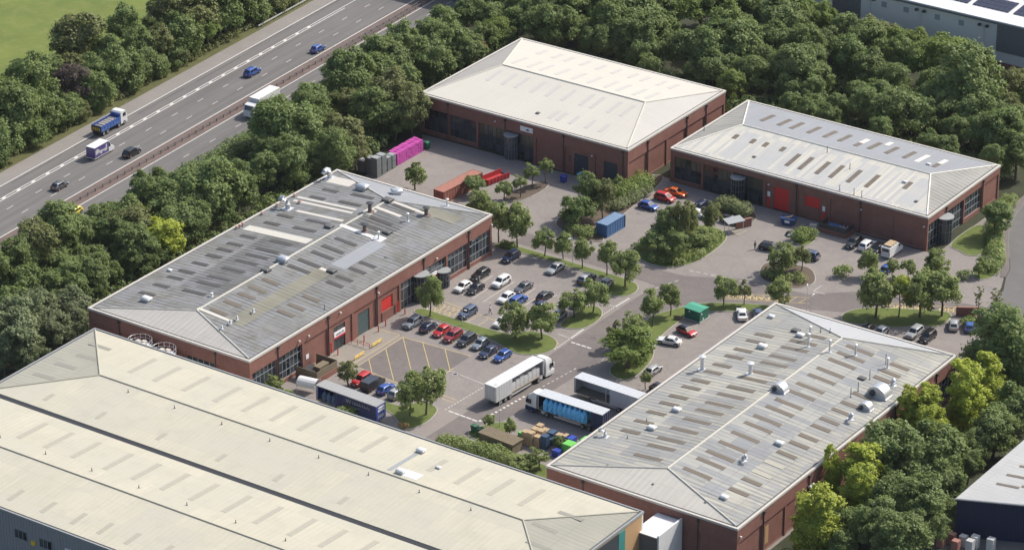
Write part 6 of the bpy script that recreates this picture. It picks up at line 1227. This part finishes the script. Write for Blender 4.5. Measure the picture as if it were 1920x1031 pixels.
# tanks between the grey workshop and the sand roof
for (x, y, lab) in ((-30.2,-71.4,'left white silo tank with railed top between the two roofs'), (-24.6,-71.6,'right white silo tank with railed top between the two roofs')):
    t = thing('storage_tank', lab, 'tank', (x, y, 0)); MB().cyl(0,0,-.05,6.3,2.0,24).build('shell', 'plastic_white', t, 40); MB().tube([(0,0,6.3),(0,0,6.75)], [2.0,.4], 24).build('lid', 'plastic_white', t)
    mb = MB()
    for i in range(14): a = i*2*math.pi/14; mb.cyl(2.15*math.cos(a),2.15*math.sin(a),6.2,7.6,.03,6)
    for z_ in (6.9,7.6): mb.tube([(2.15*math.cos(a),2.15*math.sin(a),z_) for a in [i*2*math.pi/28 for i in range(29)]], .03, 5)
    mb.build('guard_rail', 'galvanised', t)
    for i in range(5): a = i*1.3; MB().box(.9*math.cos(a)-.4,.9*math.cos(a)+.4,.9*math.sin(a)-.35,.9*math.sin(a)+.35,6.6,7.0).build('hatch', 'coping', t)
# skip, rubbish, plant pit at the white warehouse
q = thing('rubbish_skip', 'blue rubbish skip full of timber by the red door', 'skip', (31.2,48.9,.01), R(8))
MB().loft([[(px*k_,py*kk,z_) for px,py in ((-1.5,-.9),(1.5,-.9),(1.5,.9),(-1.5,.9))] for k_,kk,z_ in ((.7,.95,.1),(1,1,1.4))]).build('hull', 'skip_blue', q); MB().box(-1.55,1.55,-.95,.95,1.36,1.45).build('rim', 'skip_blue', q); MB().box(-.5,.5,-.95,-.92,.6,1.1).build('panel', 'sign_white', q)
for i in range(5): o = MB().box(-.6,.6,-.08,.08,-.05,.05, Matrix.Rotation(.4*i,4,'Z')).build('timber_offcut', 'timber', q); o.location = (-.3+.2*i,.1*i-.2,1.5+.06*i)
rp = thing('rubbish_heap', 'heap of white sacks and cardboard by the black estate car', 'rubbish', (34.6,44.6,.01))
for i, (x, y, s, mt) in enumerate(((0,0,.7,'plastic_white'),(1.0,.3,.6,'coping'),(.3,1,.7,'timber'),(-.8,.2,.8,'trim_black'),(-.4,-.5,.5,'plastic_white'),(1.5,.9,.5,'plastic_white'))):
    MB().loft([[(math.cos(a)*s*k_*(1+.2*math.sin(3*a+i)),math.sin(a)*s*k_,z_*s) for a in [j*.7854 for j in range(8)]] for k_,z_ in ((.8,0),(1,.3),(.7,.8),(.2,1))]).build('sack', mt, rp).location = (x,y,0)
wrapped(36.0,50.0,1.4,.8,.8,'coping','cream sofa like bundle on the paving beside the plant pit',.3)
pit = thing('plant_enclosure', 'low brick enclosure with air handling plant against the white warehouse', 'enclosure', (40.6,51.0,0)); mb = MB()
for a in ((-3,3,-1.7,-1.4),(-3,3,1.4,1.7),(-3,-2.7,-1.4,1.4),(2.7,3,-1.4,1.4)): mb.box(*a,0,.9)
mb.build('brick_wall', 'brick', pit); mb = MB()
for a in ((-3.02,3.02,-1.6,-1.5),(2.8,2.9,-1.5,1.5),(-2.9,-2.8,-1.5,1.5)): mb.box(*a,.9,1.9)
mb.build('railing_screen', 'dark_metal', pit); MB().box(-1.8,.6,-.9,.6,.1,1.4).build('air_handler', 'container_blue', pit)
for x in (1.1,1.9): c = MB().box(x-.35,x+.35,-.5,.5,.3,1.6).build('condenser', 'galvanised', pit); MB().cyl(x,0,1.6,1.8,.3,10).build('fan', 'dark_metal', c)
for x, y, L_, rz, lab in ((3.4,24.4,2.6,10,'low curved brick wall at the end of the hedge by the blue container'), (24.8,42.6,3.4,60,'stepped brick retaining wall by the hedge at the white warehouse'), (78.4,33.2,4.4,30,'brick wall of the bin store at the estate entrance'), (81.2,31.6,3.2,-40,'low brick wall beside the bin store at the estate entrance')):
    t = thing('brick_wall', lab, 'wall', (x, y, 0), R(rz)); MB().box(-L_/2,L_/2,-.15,.15,-.05,1.0 if 'low' in lab else 1.7).build('brickwork', 'brick', t); MB().box(-L_/2-.04,L_/2+.04,-.2,.2,1.0 if 'low' in lab else 1.7,1.08 if 'low' in lab else 1.78).build('coping', 'brick_plinth', t)
cs = thing('cycle_shelter', 'open steel shelter with translucent roof by the central planting bed', 'shelter', (24.2,40.0,0), R(62))
for x in (-1.6,1.6):
    for y in (-.8,.8): MB().cyl(x,y,0,2.3+.2*(y > 0),.05,8).build('post', 'galvanised', cs)
MB().add([(-1.9,-1.1,2.3),(1.9,-1.1,2.3),(1.9,1.1,2.6),(-1.9,1.1,2.6),(-1.9,-1.1,2.35),(1.9,-1.1,2.35),(1.9,1.1,2.65),(-1.9,1.1,2.65)], [(3,2,1,0),(4,5,6,7),(0,1,5,4),(1,2,6,5),(2,3,7,6),(3,0,4,7)]).build('roof', 'coping_grey', cs)
sheet_ = MB().prism([(23.2,38.2),(26.0,38.8),(26.6,41.8),(23.8,42)], -.05, .05).build('shelter_base', 'yard_concrete'); struct(sheet_)
# loading dock, rails and bollards at the grey workshop
ld = thing('loading_dock', 'brown brick loading pit with dark screens against the grey workshop', 'dock', (-5.6,-52.4,0)); mb = MB()
for a in ((-2.2,2.6,-3.6,-3.3),(2.3,2.6,-3.3,2.6),(-2.2,2.3,2.3,2.6)): mb.box(*a,0,1.0)
mb.build('brick_wall', 'brick', ld); mb = MB()
for a in ((-2.2,2.5,-3.5,-3.42),(2.42,2.5,-3.4,2.4),(-2.2,2.4,2.4,2.48)): mb.box(*a,1.0,2.3)
mb.build('screen', 'moss_timber', ld); MB().box(-1.9,.6,-2.6,.4,.05,1.3).build('compactor', 'dark_metal', ld); MB().box(-.2,1.2,-1.,1.8,.05,1.8).build('compactor_bin', 'moss_timber', ld)
wh = thing('white_marquee', 'white sloping plastic canopy on a frame left of the navy trailer', 'canopy', (-2.6,-59.0,0), R(10)); mb = MB()
for x in (-1.7,1.7):
    for y in (-1.2,1.2): mb.cyl(x,y,0,2.4,.04,6)
mb.build('frame', 'galvanised', wh); n = 9
pr = [(-1.25*math.cos(math.pi*i/(n-1)), 1.5+1.3*math.sin(math.pi*i/(n-1))) for i in range(n)]
mb = MB(); vs = [(-1.8,p[0]*1.0,p[1]) for p in pr]+[(1.8,p[0],p[1]) for p in pr]+[(-1.8,p[0]*.97,p[1]-.05) for p in pr]+[(1.8,p[0]*.97,p[1]-.05) for p in pr]
mb.add(vs, [(i,i+1,i+1+n,i+n) for i in range(n-1)]+[(i+2*n,i+3*n,i+1+3*n,i+1+2*n) for i in range(n-1)]).build('canopy_sheet', 'plastic_white', wh)
rl = thing('red_railing', 'red tubular railing on the ramp by the workshop sign', 'railing', (-6.2,-39.6,0)); mb = MB()
for i in range(4): mb.cyl(-1.6+i*1.35,0,0,1.05,.045,8)
for z_ in (.55,1.02): mb.tube([(-1.6,0,z_),(2.45,0,z_)], .045, 8)
mb.build('rails', 'rail_red', rl)
for x, y, lab in ((-3.6,-37.6,'yellow tubular barrier beside the red railing'), (-3.2,-43.4,'yellow tubular barrier nearest the navy trailer')):
    t = thing('yellow_barrier', lab, 'barrier', (x, y, 0), R(90)); mb = MB()
    for i in range(3): mb.cyl(-1.4+i*1.4,0,0,.75,.07,8)
    for z_ in (.35,.72): mb.tube([(-1.4,0,z_),(1.4,0,z_)], .07, 8)
    mb.build('rails', 'rail_yellow', t)
for x, y, lab in ((-6.4,-37.7,'red bollard left of the green roller door'), (-6.5,-33.2,'red bollard right of the green roller door'), (-7.0,-44.7,'red bollard in front of the glazed sign door'), (-6.8,-30.6,'red post nearest the red roller door'), (-6.7,-24.8,'red post between the red roller door and the glass drum')):
    t = thing('bollard', lab, 'bollard', (x, y, 0)); MB().cyl(0,0,0,1.15,.11,10).build('post', 'door_red', t, 40); MB().tube([(0,0,1.15),(0,0,1.24)], [.11,.05], 10).build('cap', 'door_red', t)
rm = thing('white_ramp_board', 'white triangular board lying by the glass drum entrance', 'board', (-5.1,-21.9,.02)); MB().prism([(-1.3,-.4),(1.2,-1.1),(.4,1.5)], 0, .05).build('board', 'plastic_white', rm)
# lamp posts
def lamp_post(x, y, h, label, rz=0.):
    t = thing('lamp_post', label, 'lamp post', (x, y, 0), rz); MB().tube([(0,0,-.02),(0,0,h*.3),(0,0,h)], [.09,.06,.045], 8).build('column', 'galvanised', t, 40); a = MB().tube([(0,0,h),(.2,0,h+.12),(.55,0,h+.14)], .035, 6).build('bracket', 'galvanised', t); MB().box(.45,1.0,-.12,.12,h+.08,h+.2).build('lantern', 'plastic_white', a)
lamp_post(32.3,-50.6,8.0,'lamp post on the grass by the green bins',R(200)); lamp_post(53.85,16.8,5.6,'lamp post behind the peak of the pale roof',R(120)); lamp_post(7.0,9.9,5.6,'lamp post among the slender trees of the grass strip',R(250)); lamp_post(4.6,-22.6,3.2,'short dark lamp post on the grass strip beside the charcoal SUV',R(0)); lamp_post(-77.5,104,9,'tall lamp post in the trees at the top of the motorway',R(180)); lamp_post(54.4,17.5,3.6,'thin post beside the lamp behind the pale roof peak',R(90))
for x, y, h, lab, mt in ((-1.8,22.9,2.2,'white estate sign board on posts in front of the dark bed','coping_grey'), (34.9,-7.6,1.2,'small white marker post on the verge by the kiosk trees','sign_white'), (35.6,1.6,.9,'low brown noticeboard on the verge left of the kiosk','moss_timber')):
    t = thing('sign_post', lab, 'sign', (x, y, 0), R(20)); MB().cyl(-.5,0,0,h,.04,6).cyl(.5,0,0,h,.04,6).build('posts', 'galvanised', t); MB().box(-.75,.75,-.03,.03,h-.8,h).build('panel', mt, t)
# brick pallets beside the navy shed
for i, (x, y, mt) in enumerate(((115.0,-41.6,'brick_red_block'),(114.0,-43.4,'brick_red_block'),(116.9,-41.2,'wrap_white'),(118.7,-40.6,'wrap_white'),(116.6,-43.2,'brick_red_block'),(118.7,-42.3,'wrap_white'),(112.6,-41.4,'brick_red_block'),(121.2,-39.9,'wrap_white'))):
    crate(x, y, -.09, 1.2, 1.1, 1.9+.3*(i%2), mt, ('red brick' if 'brick' in mt else 'white wrapped')+' pallet, '+('nearest the wall','second','third','fourth','fifth','sixth','leftmost','rightmost')[i]+' in the yard of the navy shed', ('brick' if 'brick' in mt else 'white')+' pallets by the navy shed')
struct(MB().prism([(108,-52),(128,-44),(128,-33),(114,-39.6),(108,-44)], -.2, -.09).build('shed_yard', 'asphalt'))
# ------------------------------------------------------------------ people
def person(x, y, rz, label, shirt, trousers, stride, pushing=False):
    def pm(name):
        m, ns, ls, b = nodes(name); tc = N(ns, 'ShaderNodeTexCoord'); sx = N(ns, 'ShaderNodeSeparateXYZ'); ls.new(tc.outputs['Object'], sx.inputs[0])
        c = ramp(ns, ls, math_(ns, ls, 'DIVIDE', sx.outputs[2], 2.), [(0,(.02,.02,.022)),(.045,trousers),(.47,shirt),(.735,(.5,.32,.24))], 'CONSTANT'); ls.new(c, b.inputs['Base Color']); b.inputs['Roughness'].default_value = .8
    nm = 'clothes_%d' % len(M); pm(nm); s = stride
    V = [(0,0,.95),(0,0,1.2),(0,0,1.42),(.02,0,1.52),(.03,0,1.63),(.03,0,1.76),  (0,-.1,.9),(.5*s,-.11,.48),(.42*s-.06,-.11,.08),(.42*s+.12,-.11,.05),  (0,.1,.9),(-.3*s+.06,.11,.48),(-.62*s,.11,.1),(-.62*s+.16,.11,.05),
         (0,-.2,1.4),(-.12*s,-.25,1.14),(.06,-.26,.92),(.1,-.25,.83),  (0,.2,1.4),(.1,.25,1.14),(.24*s+.1,.24,.95),(.28*s+.12,.22,.87)]
    Eg = [(0,1),(1,2),(2,3),(3,4),(4,5),(0,6),(6,7),(7,8),(8,9),(0,10),(10,11),(11,12),(12,13),(2,14),(14,15),(15,16),(16,17),(2,18),(18,19),(19,20),(20,21)]
    Rr = [.15,.15,.16,.06,.095,.08,.1,.07,.045,.04,.1,.07,.045,.04,.075,.05,.04,.035,.075,.05,.04,.035]
    me = bpy.data.meshes.new('body'); me.from_pydata(V, Eg, [])
    o = thing('person', label, 'person', (x, y, .01), R(rz)); bo = link('body', me, None, o); me.materials.append(M[nm])
    bo.modifiers.new('skin', 'SKIN'); bo.modifiers.new('sub', 'SUBSURF').levels = 1; bo.modifiers['sub'].render_levels = 1
    for i, sv in enumerate(me.skin_vertices[0].data): sv.radius = (Rr[i], Rr[i]); sv.use_root = (i == 0)
    bpy.context.view_layer.update(); m2 = bpy.data.meshes.new_from_object(bo.evaluated_get(bpy.context.evaluated_depsgraph_get())); bo.modifiers.clear(); bo.data = m2
    for p_ in m2.polygons: p_.use_smooth = True
    MB().tube([(.0,0,1.68),(-.01,0,1.76),(0,0,1.84)], [.1,.105,.05], 10).build('hair', 'hair', o, 60)
person(6.0,-15.7,200,'person in a pale top and dark trousers walking across the car park',(.45,.45,.45),(.02,.02,.03),.6)
person(31.7,35.4,-10,'person in dark clothes standing behind the open boot of the black estate',(.05,.055,.06),(.02,.022,.03),.15)
for o in (('boot_lid', 0),): pass

# ------------------------------------------------------------------ air
hz = stuff(MB().box(-715, 715, -715, 715, -1.7, 292).build('haze', None)); tag(hz, 'thin summer haze lying over the whole estate', 'haze')
hm = bpy.data.materials.new('haze_air'); hm.use_nodes = True; n_ = hm.node_tree.nodes; n_.remove(n_['Principled BSDF'])
pv_ = n_.new('ShaderNodeVolumePrincipled'); pv_.inputs['Color'].default_value = (.9,.94,1,1); pv_.inputs['Density'].default_value = .000018
hm.node_tree.links.new(pv_.outputs[0], n_['Material Output'].inputs['Volume']); hz.data.materials.append(hm)
